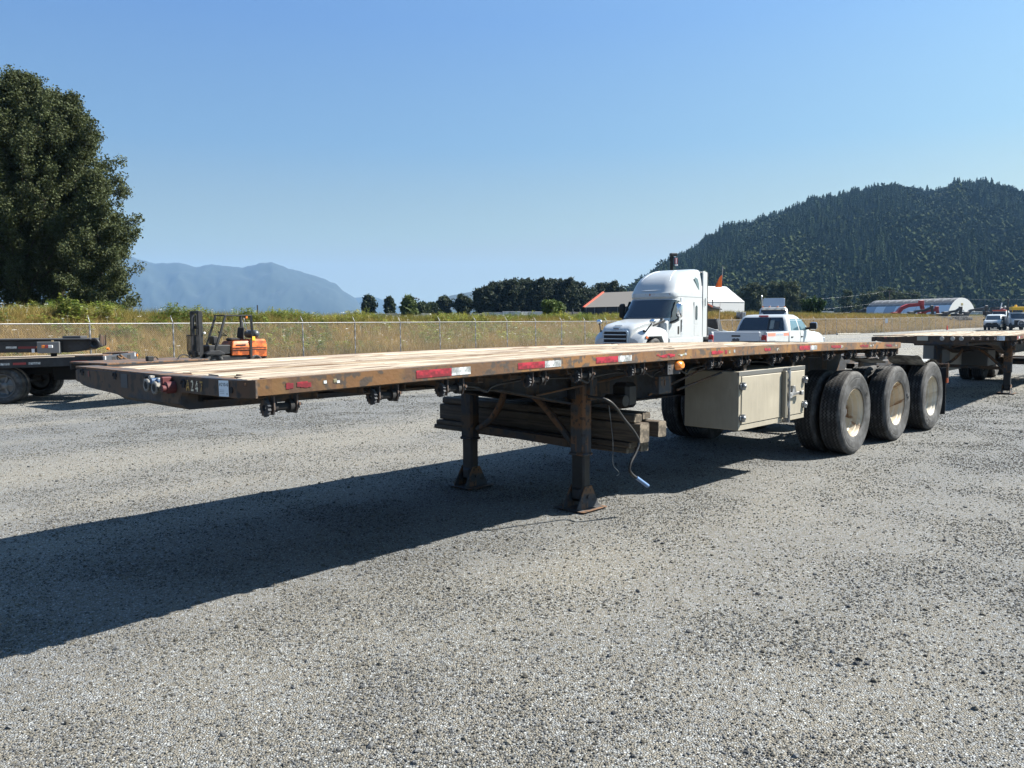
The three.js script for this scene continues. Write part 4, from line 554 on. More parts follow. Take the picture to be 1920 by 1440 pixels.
  // hood with fenders, grille, bumper
  P('hood', slices([[0.72, 3.0, 5.24, 0.62, 0.1, 0.02], [1.1, 3.0, 5.26, 0.66, 0.12, 0.02], [1.35, 3.0, 5.2, 0.72, 0.2, 0.02], [1.48, 3.0, 5.08, 0.78, 0.3, 0.02], [1.58, 3.0, 4.85, 0.82, 0.4, 0.02], [1.66, 3.0, 4.4, 0.84, 0.5, 0.02], [1.74, 3.0, 3.85, 0.86, 0.5, 0.02], [1.79, 3.0, 3.42, 0.86, 0.4, 0.02]]), MAT.white);
  for (const s of [-1, 1]) { P('fender', loft([[3.05, 1.12, 1.35], [3.3, 1.16, 1.38], [3.7, 1.18, 1.40], [4.2, 1.18, 1.38], [4.7, 1.17, 1.30], [5.05, 1.12, 1.12], [5.2, 1.02, 0.95]].map(([x, w, h]) => { const y0 = x < 4.75 && x > 3.3 ? 1.1 : 0.6, o = []; for (const [a, b] of [[0.4, y0], [0.4, h + 0.12], [w * 0.8, h + 0.06], [w * 0.95, h - 0.04], [w, h - 0.2], [w, y0]]) o.push([x, Math.max(b, y0), s * a]); return s > 0 ? o : o.reverse(); })), MAT.white); carWheel(t, 4.1, s * 1.02, 0.51, 0.28, MAT.alu, s); P('headlamp', [loft([[5.17, 1.0, 0.78, 0.9], [4.98, 1.06, 1.0, 0.97], [4.78, 1.15, 1.12, 1.08]].map(([x, z, y, yy]) => { const b = yy - 0.14; return [[x + 0.05, y - 0.02, s * (z - 0.18)], [x + 0.03, y + 0.02, s * z * 1.01], [x, b + 0.05, s * z * 1.02], [x + 0.04, b - 0.02, s * (z - 0.2)]]; }))], MP(0.1, 0.11, 0.12, 0.1, 0, { clearcoat: 1 })); P('turn_lamp', cb(0.16, 0.08, 0.02, 4.82, 1.06, s * 1.165, 0.008), M(0.5, 0.1, 0.02, 0.3)); }
  P('grille_frame', [slab(rect2(1.16, 0.98, 0.1).map(([z, y]) => [z, y + 0.86]), -0.03, 0.03, 0.015).rotateY(PI / 2).translate(5.26, 0, 0)], M(0.35, 0.42, 0.5, 0.25, 0.6));
  P('grille_opening', [slab(rect2(1.04, 0.86, 0.07).map(([z, y]) => [z, y + 0.86]), -0.01, 0.01, 0.002).rotateY(PI / 2).translate(5.292, 0, 0)], MAT.blackMatt);
  for (let i = 0; i < 5; i++) P('grille_bar', [cb(0.05, 0.035, 1.02, 5.305, 0.53 + i * 0.16, 0, 0.01)], M(0.5, 0.55, 0.6, 0.3, 0.5));
  P('emblem', [cb(0.03, 0.05, 0.26, 5.22, 1.41, 0, 0.01)], M(0.06, 0.07, 0.09, 0.4)); P('hood_name_strip', [cb(0.02, 0.03, 0.36, 5.03, 1.535, 0, 0.006)], M(0.5, 0.54, 0.58, 0.3, 0.5));
  P('bumper', slices([[0.3, 5.0, 5.36, 1.16, 0.4, 0.02], [0.45, 4.95, 5.42, 1.2, 0.45, 0.02], [0.6, 4.95, 5.40, 1.2, 0.45, 0.02]]), MAT.white);
  P('side_skirt', [-1, 1].map((s) => cb(3.0, 0.55, 0.06, 1.5, 0.72, s * 1.12, 0.02)), MAT.white); P('chassis', [cb(8.0, 0.3, 0.9, 0.9, 0.85, 0, 0.02)], MAT.black);
  P('deck_plate', [cb(0.9, 0.05, 2.0, -0.5, 1.02, 0, 0.01)], MAT.white);
  for (const x of [-1.3, -2.6]) for (const s of [-1, 1]) carWheel(t, x, s * 0.95, 0.51, 0.5, MAT.alu, s);
  for (const s of [-1, 1]) {
    const mr = sub('mirror', t); part('arm', [bar([2.95, 1.62, s * 1.1], [2.62, 1.76, s * 1.3], 0.035, 6), bar([2.62, 1.76, s * 1.3], [2.58, 1.95, s * 1.36], 0.03, 6)], MAT.blackMatt, mr); part('housing', [loft([[-0.06, 0.7], [0, 1], [0.08, 0.9], [0.12, 0.6]].map(([x, k]) => rect2(0.26 * k, 0.62 * k, 0.07 * k).map(([z, y]) => [2.56 + x, 2.14 + y, s * 1.36 + z])))], s < 0 ? MAT.chrome : MAT.blackMatt, mr);
    const hm = sub('hood_mirror', t); part('arm', [bar([4.75, 1.25, s * 1.02], [4.55, 1.62, s * 1.22], 0.03, 6), bar([4.72, 1.22, s * 1.0], [4.8, 1.34, s * 1.0], 0.045, 6)], MAT.blackMatt, hm); part('bowl', [new THREE.SphereGeometry(0.13, 16, 12).scale(0.6, 0.8, 1.05).translate(4.54, 1.68, s * 1.24)], MAT.chrome, hm);
  }
  P('wiper_cowl', [cb(0.1, 0.05, 1.9, 3.2, 1.79, 0, 0.02)], MAT.blackMatt); P('snorkel_strip', [beam([3.9, 1.52, -0.90], [3.15, 1.72, -1.02], 0.05, 0.07)], MAT.blackMatt);
}
// ---- pickup
{
  const t = thing('pickup_truck', 'white crew cab pickup truck seen from its tailgate with a red stripe', 'pickup truck', [7.26, 0, -25.8], heading(0.64, 0.77));
  const P = (n, g, m, l) => part(n, g, m, t, l);
  const side = (s) => { const z = s * 0.98; return loft([0.98, 1.0, 0.985, 0.94].map((k, i) => [[0, 0.62], [0, 1.30], [0.06, 1.345], [1.86, 1.345], [1.86, 0.62]].map(([x, y]) => [x, i === 3 ? Math.min(y, 1.33) : y, s * k]))); };
  P('bed_side', [slab([[0.02, 0.6], [0.02, 1.33], [1.9, 1.33], [1.9, 0.6]], 0.86, 1.0, 0.03), slab([[0.02, 0.6], [0.02, 1.33], [1.9, 1.33], [1.9, 0.6]], -1.0, -0.86, 0.03), cb(1.9, 0.05, 1.8, 0.95, 0.85, 0, 0.01)], MAT.white);
  const tg = sub('tailgate', t); part('panel', [cb(0.07, 0.56, 1.58, 0.0, 1.05, 0, 0.025), cb(0.09, 0.05, 1.58, 0.0, 1.315, 0, 0.02)], M(0.52, 0.53, 0.55, 0.4), tg); part('handle', cb(0.03, 0.05, 0.3, -0.035, 1.20, 0, 0.01), MAT.blackMatt, tg); part('emblem', [slab([[-0.1, 0], [-0.13, 0.1], [-0.05, 0.13], [0, 0.1], [0.05, 0.13], [0.13, 0.1], [0.1, 0], [0, -0.08]].map(([a, b]) => [a, b + 1.0]), 0, 0.012, 0.003).rotateY(-PI / 2).translate(-0.035, 0, 0)], M(0.08, 0.08, 0.09, 0.3, 0.6), tg);
  for (const s of [-1, 1]) { P('tail_lamp', [cb(0.10, 0.36, 0.17, 0.03, 1.06, s * 0.905, 0.03)], MAT.redLamp); P('lamp_lens', [cb(0.04, 0.10, 0.14, -0.012, 1.02, s * 0.9, 0.01)], M(0.5, 0.45, 0.45, 0.2)); }
  P('bumper', [cb(0.2, 0.22, 1.9, -0.1, 0.6, 0, 0.04)], MAT.chrome);
  P('cab_lower', slices([[0.5, 1.95, 4.1, 0.98, 0.05, 0.05], [0.8, 1.95, 4.1, 1.0, 0.05, 0.05], [1.2, 1.95, 4.12, 0.995, 0.06, 0.05], [1.33, 1.95, 4.12, 0.965, 0.08, 0.08]]), MAT.white);
  const gh = [[1.33, 1.97, 4.18, 0.95], [1.5, 2.02, 3.92, 0.91], [1.7, 2.12, 3.6, 0.85], [1.82, 2.22, 3.38, 0.79], [1.885, 2.36, 3.2, 0.72], [1.905, 2.6, 3.0, 0.6]];
  P('cab_roof', slices(gh.map(([y, a, b, w]) => [y, a, b, w, 0.25, 0.16])), MAT.white);
  const xr = (y) => interp(gh.map((g) => [g[0], g[1]]), y), w = (y) => interp(gh.map((g) => [g[0], g[3]]), y), xf = (y) => interp(gh.map((g) => [g[0], g[2]]), y);
  P('rear_window', patch([1.36, 1.55, 1.72, 1.80].map((y) => [-1, -0.5, 0, 0.5, 1].map((k) => [xr(y) - 0.012, y, k * (w(y) - 0.13)]))), MAT.glass);
  P('rear_window_bar', patch([1.36, 1.55, 1.72, 1.80].map((y) => [0.22, 0.27].map((k) => [xr(y) - 0.016, y, k]))), MAT.blackMatt);
  P('rear_window_slider', patch([1.41, 1.55, 1.70].map((y) => [0.29, 0.43].map((k) => [xr(y) - 0.017, y, k]))), M(0.16, 0.18, 0.17, 0.2)); P('headrest', patch([1.41, 1.5, 1.66].map((y) => [0.46, 0.62].map((k) => [xr(y) - 0.018, y, k]))), M(0.03, 0.03, 0.03, 0.4));
  P('brake_lamp', cb(0.03, 0.06, 0.34, 2.2, 1.845, 0, 0.01), MAT.redLamp);
  for (const s of [-1, 1]) {
    const win = (x0, x1, x2, x3) => { const rows = [1.36, 1.55, 1.74].map((y, i) => { const k = i / 2; return [0, 0.33, 0.66, 1].map((q) => [lerp(lerp(x0, x3, k), lerp(x1, x2, k), q), y, s * (w(y) + 0.006)]); }); return patch(rows); };
    const gm = MP(0.05, 0.10, 0.13, 0.05, 0, { clearcoat: 1 }); P('side_window', win(2.22, 2.95, 2.9, 2.36), gm); P('side_window', win(3.05, 3.82, 3.42, 3.0), gm);
    P('door_seam', [cb(0.012, 0.72, 0.01, 3.0, 0.97, s * 0.998, 0.002), cb(0.012, 0.72, 0.01, 1.93, 0.97, s * 0.998, 0.002)], M(0.1, 0.1, 0.1)); P('door_handle', [cb(0.16, 0.04, 0.03, 2.2, 1.14, s * 1.005, 0.01), cb(0.16, 0.04, 0.03, 3.1, 1.14, s * 1.005, 0.01)], MAT.blackMatt);
    const mi = sub('mirror', t); part('housing', [cb(0.12, 0.26, 0.26, 3.66, 1.5, s * 1.2, 0.05)], s > 0 ? MAT.chrome : MAT.blackMatt, mi); part('arm', [cb(0.1, 0.08, 0.2, 3.66, 1.42, s * 1.0, 0.03), cb(0.05, 0.22, 0.24, 3.6, 1.5, s * 1.2, 0.02)], MAT.blackMatt, mi);
    carWheel(t, 1.0, s * 0.88, 0.4, 0.27, MAT.alu, s); carWheel(t, 4.75, s * 0.88, 0.4, 0.27, MAT.alu, s);
  }
  P('windscreen', patch([1.36, 1.55, 1.72, 1.82].map((y) => [-1, -0.5, 0, 0.5, 1].map((k) => [xf(y) + 0.012 - 0.1 * Math.abs(k), y, k * (w(y) - 0.12)]))), MAT.glass);
  P('hood', slices([[0.6, 4.05, 5.6, 0.97, 0.3, 0.02], [0.95, 4.05, 5.66, 0.98, 0.3, 0.02], [1.15, 4.05, 5.6, 0.95, 0.35, 0.02], [1.24, 4.05, 5.45, 0.9, 0.35, 0.02], [1.3, 4.05, 5.1, 0.82, 0.3, 0.02]]), MAT.white);
  P('front_lamp', [1, -1].map((s) => cb(0.1, 0.2, 0.3, 5.6, 0.98, s * 0.8, 0.04)), M(0.5, 0.52, 0.54, 0.1));
  P('stripe', [cb(0.62, 0.10, 0.006, 0.42, 1.245, 1.002, 0.001), cb(0.42, 0.10, 0.006, 1.66, 1.245, 1.002, 0.001)], M(0.75, 0.17, 0.12, 0.5)); P('stripe_lettering', [0.82, 0.94, 1.02, 1.14, 1.24, 1.34].map((x, i) => cb(0.07, 0.04, 0.006, x, 1.235, 1.002, 0.001)), M(0.25, 0.3, 0.4)); P('side_lettering', [0.3, 0.4, 0.5, 0.6, 0.7].map((x) => cb(0.06, 0.06, 0.006, x, 1.04, 1.002, 0.001)), M(0.3, 0.31, 0.32));
}
// ---- forklift
{
  const p = at(430, 600, 30), t = thing('forklift', 'orange and black forklift facing the trailers by the fence', 'forklift', [p.x - 0.05, 0, p.z], heading(-0.72, -0.69));
  const P = (n, g, m) => part(n, g, m, t), S = 0.97; t.scale.setScalar(S * 1.0);
  P('body', [slices([[0.52, -0.62, 0.12, 0.5, 0.05, 0.04], [0.78, -0.62, 0.12, 0.52, 0.05, 0.04], [0.98, -0.62, 0.08, 0.5, 0.05, 0.04], [1.06, -0.6, 0.02, 0.44, 0.05, 0.04]])], MAT.orange);
  P('counterweight', slices([[0.45, -1.38, -0.62, 0.52, 0.05, 0.2], [0.8, -1.4, -0.62, 0.53, 0.05, 0.22], [1.06, -1.36, -0.62, 0.5, 0.05, 0.2], [1.12, -1.3, -0.62, 0.44, 0.04, 0.16]]), MAT.orange);
  P('dark_stripe', [cb(1.4, 0.025, 0.006, -0.6, 0.80, -0.532, 0.001), cb(1.4, 0.025, 0.006, -0.6, 0.72, -0.532, 0.001), cb(0.09, 0.7, 0.02, -0.66, 0.75, -0.53, 0.004), cb(0.4, 0.05, 0.006, -0.25, 0.91, -0.523, 0.001)], MAT.blackMatt);
  P('chassis', [cb(2.1, 0.28, 0.9, -0.3, 0.38, 0, 0.03), cb(0.85, 0.36, 0.92, 0.56, 0.74, 0, 0.03), cb(0.5, 0.3, 0.9, -1.05, 0.36, 0, 0.04)], MAT.black);
  P('floor_fender', [-1, 1].map((s) => slab([[0.45, 0.62], [0.62, 0.72], [1.02, 0.72], [1.16, 0.62], [1.16, 0.58], [0.45, 0.55]], s * 0.52 - 0.12, s * 0.52 + 0.12, 0.01)), MAT.black);
  for (const s of [-1, 1]) { carWheel(t, 0.82, s * 0.48, 0.33, 0.24, MAT.black, s); carWheel(t, -0.85, s * 0.45, 0.26, 0.18, MAT.black, s); }
  P('seat', [cb(0.46, 0.12, 0.46, -0.2, 1.12, 0, 0.05), cb(0.14, 0.46, 0.44, -0.5, 1.38, 0, 0.06, 0, 0, 0.15)], MAT.blackMatt);
  P('gas_bottle', [cyl(0.16, 0.62, 'z', -0.95, 1.32, 0, 20), new THREE.SphereGeometry(0.16, 16, 10).translate(-0.95, 1.32, 0.31), new THREE.SphereGeometry(0.16, 16, 10).translate(-0.95, 1.32, -0.31)], M(0.04, 0.045, 0.05, 0.4));
  P('steering_column', [bar([0.62, 0.9, 0], [0.28, 1.3, 0], 0.05), cb(0.2, 0.3, 0.4, 0.6, 1.1, 0, 0.03)], MAT.black); P('steering_wheel', new THREE.TorusGeometry(0.17, 0.018, 6, 20).rotateX(PI / 2).rotateZ(0.5).translate(0.24, 1.34, 0), MAT.blackMatt);
  for (const s of [-1, 1]) P('guard_post', [beam([0.72, 0.75, s * 0.46], [0.3, 2.02, s * 0.44], 0.07, 0.07), beam([-0.78, 1.0, s * 0.46], [-0.72, 2.02, s * 0.44], 0.08, 0.09)], MAT.black);
  P('overhead_guard', [cb(1.12, 0.05, 0.06, -0.2, 2.04, 0.45, 0.01), cb(1.12, 0.05, 0.06, -0.2, 2.04, -0.45, 0.01), ...[-0.74, -0.55, -0.35, -0.15, 0.05, 0.2, 0.34].map((x) => cb(0.05, 0.03, 0.9, x, 2.05, 0, 0.006))], MAT.black);
  P('beacon', [cyl(0.05, 0.1, 'y', -0.6, 1.97, -0.3, 12)], MAT.amber); P('yellow_tag', [cb(0.12, 0.16, 0.006, -0.78, 1.15, -0.515, 0.002), cb(0.2, 0.1, 0.006, 0.6, 0.82, -0.45, 0.002)], M(0.7, 0.42, 0.03, 0.5));
  P('hanging_strap', [bar([-0.5, 1.95, -0.3], [-0.6, 1.4, -0.35], 0.012)], M(0.5, 0.5, 0.5)); 
  const ms = sub('mast', t); for (const s of [-1, 1]) { part('channel', [cb(0.16, 2.05, 0.07, 1.24, 1.16, s * 0.36, 0.01)], MAT.black, ms); part('inner_channel', [cb(0.12, 2.0, 0.06, 1.26, 1.15, s * 0.27, 0.01)], M(0.03, 0.03, 0.034, 0.4), ms); part('lift_cylinder', cyl(0.035, 1.8, 'y', 1.16, 1.15, s * 0.2, 10), MAT.black, ms); } part('cross_tie', [cb(0.1, 0.1, 0.8, 1.24, 2.16, 0, 0.01), cb(0.06, 0.12, 0.8, 1.18, 1.6, 0, 0.01), cb(0.06, 0.12, 0.8, 1.2, 0.5, 0, 0.01)], MAT.black, ms);
  const cr = sub('carriage', t); part('plate', [cb(0.06, 0.1, 1.0, 1.38, 0.62, 0, 0.01), cb(0.06, 0.1, 1.0, 1.38, 0.25, 0, 0.01)], MAT.black, cr); part('backrest', [cb(0.03, 0.04, 1.04, 1.4, 1.3, 0, 0.006), cb(0.03, 0.04, 1.04, 1.4, 0.7, 0, 0.006), ...[-0.51, -0.38, -0.25, -0.12, 0.12, 0.25, 0.38, 0.51].map((z) => cb(0.03, 0.62, 0.035, 1.4, 1.0, z, 0.006))], MAT.black, cr); for (const z of [-0.25, 0.25]) part('fork', [cb(1.07, 0.04, 0.12, 1.95, 0.1, z, 0.01), cb(0.05, 0.6, 0.12, 1.43, 0.38, z, 0.01)], MAT.black, cr);
  P('front_lamp', [new THREE.SphereGeometry(0.05, 12, 8).translate(1.12, 1.38, -0.42)], M(0.6, 0.6, 0.58, 0.2));
}
// ---- low trailer on the far side, with a dark frame lying on it
{
  const A = [-8.74, 17.0], hx = -0.985, hz = -0.17, t = thing('low_trailer', 'black low deck trailer with red and white side tape and twin wheels', 'trailer', [A[0], 0, -A[1]], heading(hx, hz)); // x runs away from its rear end; z > 0 is its far side
  const P = (n, g, m, l) => part(n, g, m, t, l), slope = 0.022, y = (x) => 0.995 - slope * x, f = 1; // right-hand side is the far one
  const zf = -2.45;
  const R = (x0, x1, y0, y1, z0, z1, c = 0.006) => beam([x0, (y0 + y1) / 2 - slope * x0, (z0 + z1) / 2], [x1, (y0 + y1) / 2 - slope * x1, (z0 + z1) / 2], Math.abs(z1 - z0), y1 - y0);
  const Z = (z) => -z; // far side lies at negative local z when heading left
  const s = 1; // near side plane z = 0
  P('side_beam', [R(0, 6.5, 0.80, 0.985, 0, 0.05), R(0, 6.5, 0.80, 0.985, 2.4, 2.45), R(0, 6.5, 0.975, 0.995, 0, 0.12), R(0, 6.5, 0.80, 0.815, 0, 0.14)], MAT.black);
  for (let i = 0; i < 9; i++) P('plank', [R(i < 2 ? 0.7 : 0.45, 6.5, 0.96, 0.99, 0.14 + i * 0.245, 0.14 + i * 0.245 + 0.235)], MAT.wood);
  for (const z of [0.0, 1.75]) P('rusty_ramp_foot', [R(-0.02, 0.55, 0.985, 1.02, z + 0.02, z + 0.6)], MAT.brown);
  P('rear_beam', [cb(0.06, 0.2, 2.45, 0, 0.895, 1.225, 0.01)], M(0.035, 0.04, 0.05, 0.6)); P('lamp_recess', [cb(0.01, 0.11, 0.26, -0.03, 0.9, 0.65, 0.004), cb(0.01, 0.11, 0.26, -0.03, 0.9, 1.75, 0.004)], MAT.blackMatt);
  P('rear_lamp', [cb(0.02, 0.06, 0.06, -0.035, 0.86, 0.14, 0.006), cb(0.03, 0.06, 0.06, -0.04, 0.92, 2.4, 0.006)], MAT.amber); P('white_reflector', [cb(0.006, 0.08, 0.06, -0.033, 0.95, 0.1, 0.002), cb(0.006, 0.09, 0.07, -0.033, 0.94, 2.25, 0.002)], MAT.tapeW);
  P('rusty_chain', [tube([[-0.06, 0.98, 1.0], [-0.09, 0.9, 1.2], [-0.1, 0.84, 1.5], [-0.05, 0.83, 1.8]], 0.022, 6, 20), tube([[-0.05, 0.96, 0.85], [-0.08, 0.9, 1.0], [-0.07, 0.94, 1.15]], 0.02, 6)], MAT.rail);
  for (const [a, b, m] of [[0.06, 0.18, 'r'], [0.3, 0.62, 'r'], [1.22, 1.45, 'w'], [1.5, 1.75, 'r'], [1.82, 2.02, 'w'], [2.05, 2.33, 'r'], [2.35, 2.57, 'w'], [2.6, 3.0, 'r'], [3.0, 3.2, 'w'], [3.4, 3.7, 'r']]) P(m === 'r' ? 'red_reflector_tape' : 'white_reflector_tape', [R(a, b, 0.865, 0.91, -0.003, -0.001)], m === 'r' ? M(0.2, 0.02, 0.02, 0.5) : MAT.tapeW);
  const rim = M(0.13, 0.13, 0.13, 0.45, 0.5);
  for (const x of [2.0, 2.95, 3.9].slice(0, 2)) { P('axle', cyl(0.05, 2.1, 'z', x, 0.4, 1.225, 12), MAT.black); for (const z of [0.16, 0.42, 2.03, 2.29]) { const w = sub('wheel', t); w.position.set(x, 0.385 - slope * 0, z); if (z < 1) w.rotation.y = PI; part('tyre', tyreGeo(0.385, 0.22, 0.24), MAT.rubber, w); part('rim', [lathe([[0, 0.05], [0.06, 0.05], [0.07, 0.0], [0.16, -0.03], [0.2, -0.02], [0.215, 0.06], [0.24, 0.10], [0.25, 0.095]], 32).rotateX(PI / 2), ...[0, 1, 2, 3, 4].map((k) => cb(0.14, 0.05, 0.03, 0.13 * Math.cos(k * 1.257), 0.13 * Math.sin(k * 1.257), 0.0, 0.008, 0, 0, k * 1.257))], rim, w); } }
  P('frame', [R(0.1, 6.4, 0.62, 0.82, 0.75, 0.85), R(0.1, 6.4, 0.62, 0.82, 1.6, 1.7), cb(0.7, 0.3, 1.0, 0.9, 0.6, 1.2, 0.02)], MAT.blackMatt);
  const q = thing('trailer_frame', 'black steel frame section with tapered end lying on the low deck trailer', 'trailer part', [A[0] + hx * 0.55 + 0.17 * 0.75, 1.0, -(A[1] + hz * 0.55) - 0.75], heading(hx, hz + 0.02));
  const Q = (n, g, m) => part(n, g, m, q);
  Q('main_section', [cb(2.6, 0.26, 0.7, 2.55, 0.19, 0.4, 0.01)], MAT.black); Q('top_plate', [cb(3.7, 0.03, 0.8, 2.0, 0.345, 0.4, 0.006), cb(0.38, 0.05, 0.4, 0.62, 0.39, 0.4, 0.006)], M(0.05, 0.05, 0.052, 0.5));
  Q('lamp_box', [cb(0.46, 0.25, 0.1, 1.02, 0.17, 0.02, 0.008)], M(0.12, 0.125, 0.13, 0.5)); Q('lamp_cluster', [cb(0.06, 0.06, 0.02, 1.12, 0.19, -0.035, 0.004)], MAT.amber); Q('lamp_cluster', [cb(0.06, 0.06, 0.02, 1.05, 0.19, -0.035, 0.004)], MAT.redLamp); Q('lamp_cluster', [cb(0.09, 0.06, 0.02, 0.97, 0.19, -0.035, 0.004)], M(0.6, 0.6, 0.6, 0.3));
  Q('tapered_nose', [slab([[0.95, 0.06], [0.95, 0.33], [0.2, 0.33], [0.08, 0.3], [0.04, 0.24], [0.08, 0.18], [0.3, 0.10], [0.7, 0.05]], 0.1, 0.7, 0.01), new THREE.TorusGeometry(0.09, 0.035, 8, 20).translate(0.1, 0.25, 0.06)], MAT.black); Q('pin_rack', [cb(0.05, 0.24, 0.2, 0.02, 0.3, 0.3, 0.01), bar([0.0, 0.2, 0.1], [-0.02, 0.45, 0.1], 0.015), bar([-0.06, 0.2, 0.3], [-0.06, 0.44, 0.3], 0.015)], MAT.steel); Q('amber_lamp', cyl(0.03, 0.05, 'x', -0.1, 0.12, 0.3, 10), MAT.amber);
  Q('side_tape', [cb(0.22, 0.05, 0.004, 1.8, 0.17, 0.047, 0.001)], MAT.tapeW); Q('side_tape', [cb(0.4, 0.05, 0.004, 1.46, 0.17, 0.047, 0.001)], M(0.12, 0.015, 0.015)); Q('label', [cb(0.06, 0.08, 0.004, 1.36, 0.1, 0.046, 0.001)], MAT.paper); Q('round_lamp', [cyl(0.025, 0.02, 'z', 1.26, 0.18, 0.04, 12)], MAT.amber); Q('foot', [cb(0.06, 0.12, 0.2, 1.0, 0.0, 0.2, 0.01), cb(0.1, 0.12, 0.2, 3.0, 0.0, 0.2, 0.01)], MAT.blackMatt);
}
{ // another flat deck whose end shows past the nose of the long trailer
  const a = at(200, 681, 15.6), b = at(392, 676.5, 17.5), L = Math.hypot(b.x - a.x, b.z - a.z), t = thing('flat_deck_trailer', 'low dark flat deck with a small black box on its edge', 'trailer', [a.x, 0, a.z], Math.atan2(-(b.z - a.z), b.x - a.x));
  part('deck', [cb(L, 0.035, 1.4, L / 2, a.y - 0.02, -0.7, 0.006)], MAT.brown, t); part('side_beam', [cb(L, 0.12, 0.05, L / 2, a.y - 0.1, -0.03, 0.006), cb(L, 0.12, 0.05, L / 2, a.y - 0.1, -1.37, 0.006)], MAT.black, t);
  part('leg', [cb(0.12, a.y - 0.1, 0.12, L - 0.3, (a.y - 0.1) / 2, -0.2, 0.01)], MAT.black, t); part('leg', [cb(0.12, a.y - 0.1, 0.12, L - 0.3, (a.y - 0.1) / 2, -1.2, 0.01)], MAT.black, t);
  part('box', [cb(0.13, 0.1, 0.1, L * 0.42, a.y + 0.05, -0.1, 0.01)], MAT.black, t); part('hose', [tube([[L * 0.45, a.y + 0.04, -0.1], [L * 0.49, a.y + 0.08, -0.15], [L * 0.53, a.y + 0.02, -0.2]], 0.012, 6), tube([[L * 0.7, a.y + 0.02, -0.1], [L * 0.76, a.y + 0.09, -0.2], [L * 0.85, a.y + 0.08, -0.3], [L * 0.92, a.y + 0.0, -0.3], [L * 0.99, a.y + 0.02, -0.3]], 0.014, 6)], MAT.blackMatt, t);
}
// ---- skid steer, second white truck, whip flag, lamp pole
{
  const p = at(1337, 600, 38), t = thing('skid_steer', 'white skid steer loader partly hidden between semi truck and pickup', 'loader', [p.x, 0, p.z], heading(0.9, -0.43));
  const P = (n, g, m) => part(n, g, m, t);
  P('body', [slab([[-1.2, 0.4], [-1.2, 1.1], [-0.8, 1.35], [0.3, 1.3], [0.6, 0.9], [0.6, 0.4]], -0.55, 0.55, 0.04)], MAT.white); P('cab', [slab([[-0.3, 1.2], [-0.25, 1.8], [0.25, 1.8], [0.4, 1.2]], -0.4, 0.4, 0.04)], MAT.black);
  for (const s of [-1, 1]) { P('lift_arm', [beam([-0.9, 1.6, s * 0.7], [0.9, 1.0, s * 0.7], 0.12, 0.16), beam([0.9, 1.0, s * 0.7], [1.2, 0.4, s * 0.7], 0.12, 0.14), beam([-1.1, 1.0, s * 0.7], [-0.9, 1.65, s * 0.7], 0.12, 0.14)], MAT.white); carWheel(t, -0.7, s * 0.62, 0.38, 0.26, MAT.white, s); carWheel(t, 0.4, s * 0.62, 0.38, 0.26, MAT.white, s); }
  P('bucket', [slab([[1.15, 0.1], [1.2, 0.6], [1.35, 0.65], [1.8, 0.12], [1.75, 0.08]], -0.85, 0.85, 0.02)], MAT.black);
  const b = at(1344, 640, 36.5), c = at(1355.5, 498, 36.5), h = c.y - 0.9, f = thing('whip_flag', 'orange pennant on a tall thin whip pole leaning beside the pickup', 'flag', [b.x, 0.2, b.z], 0);
  part('pole', [bar([0, 0, 0], [(c.x - b.x) * 1.0, c.y - 0.2, 0], 0.014, 6, 0.009)], M(0.4, 0.36, 0.33, 0.5), f); part('bracket', cb(0.1, 0.2, 0.1, 0, 0.05, 0, 0.01), MAT.blackMatt, f);
  const q = (px, py) => { const w = at(px, py, 36.5); return [w.x - b.x, w.y - 0.2]; }, fl = [q(1354, 515), q(1350, 517), q(1346, 522), q(1341, 538), q(1352.4, 538.5)], rows = []; for (let i = 0; i <= 6; i++) { const k = i / 6, R = q(lerp(1354, 1352.6, k), lerp(515.5, 538.5, k)), Lx = q(lerp(1353, 1340.5, Math.pow(k, 0.75)), lerp(516, 539, k)); rows.push([0, 0.33, 0.66, 1].map((u) => [lerp(R[0], Lx[0], u), lerp(R[1], Lx[1], u), 0.05 * Math.sin(u * 5 + k * 2)])); }
  part('pennant', patch(rows), MP(0.72, 0.14, 0.02, 0.8, 0, { side: THREE.DoubleSide, transmission: 0.35 }), f);
}
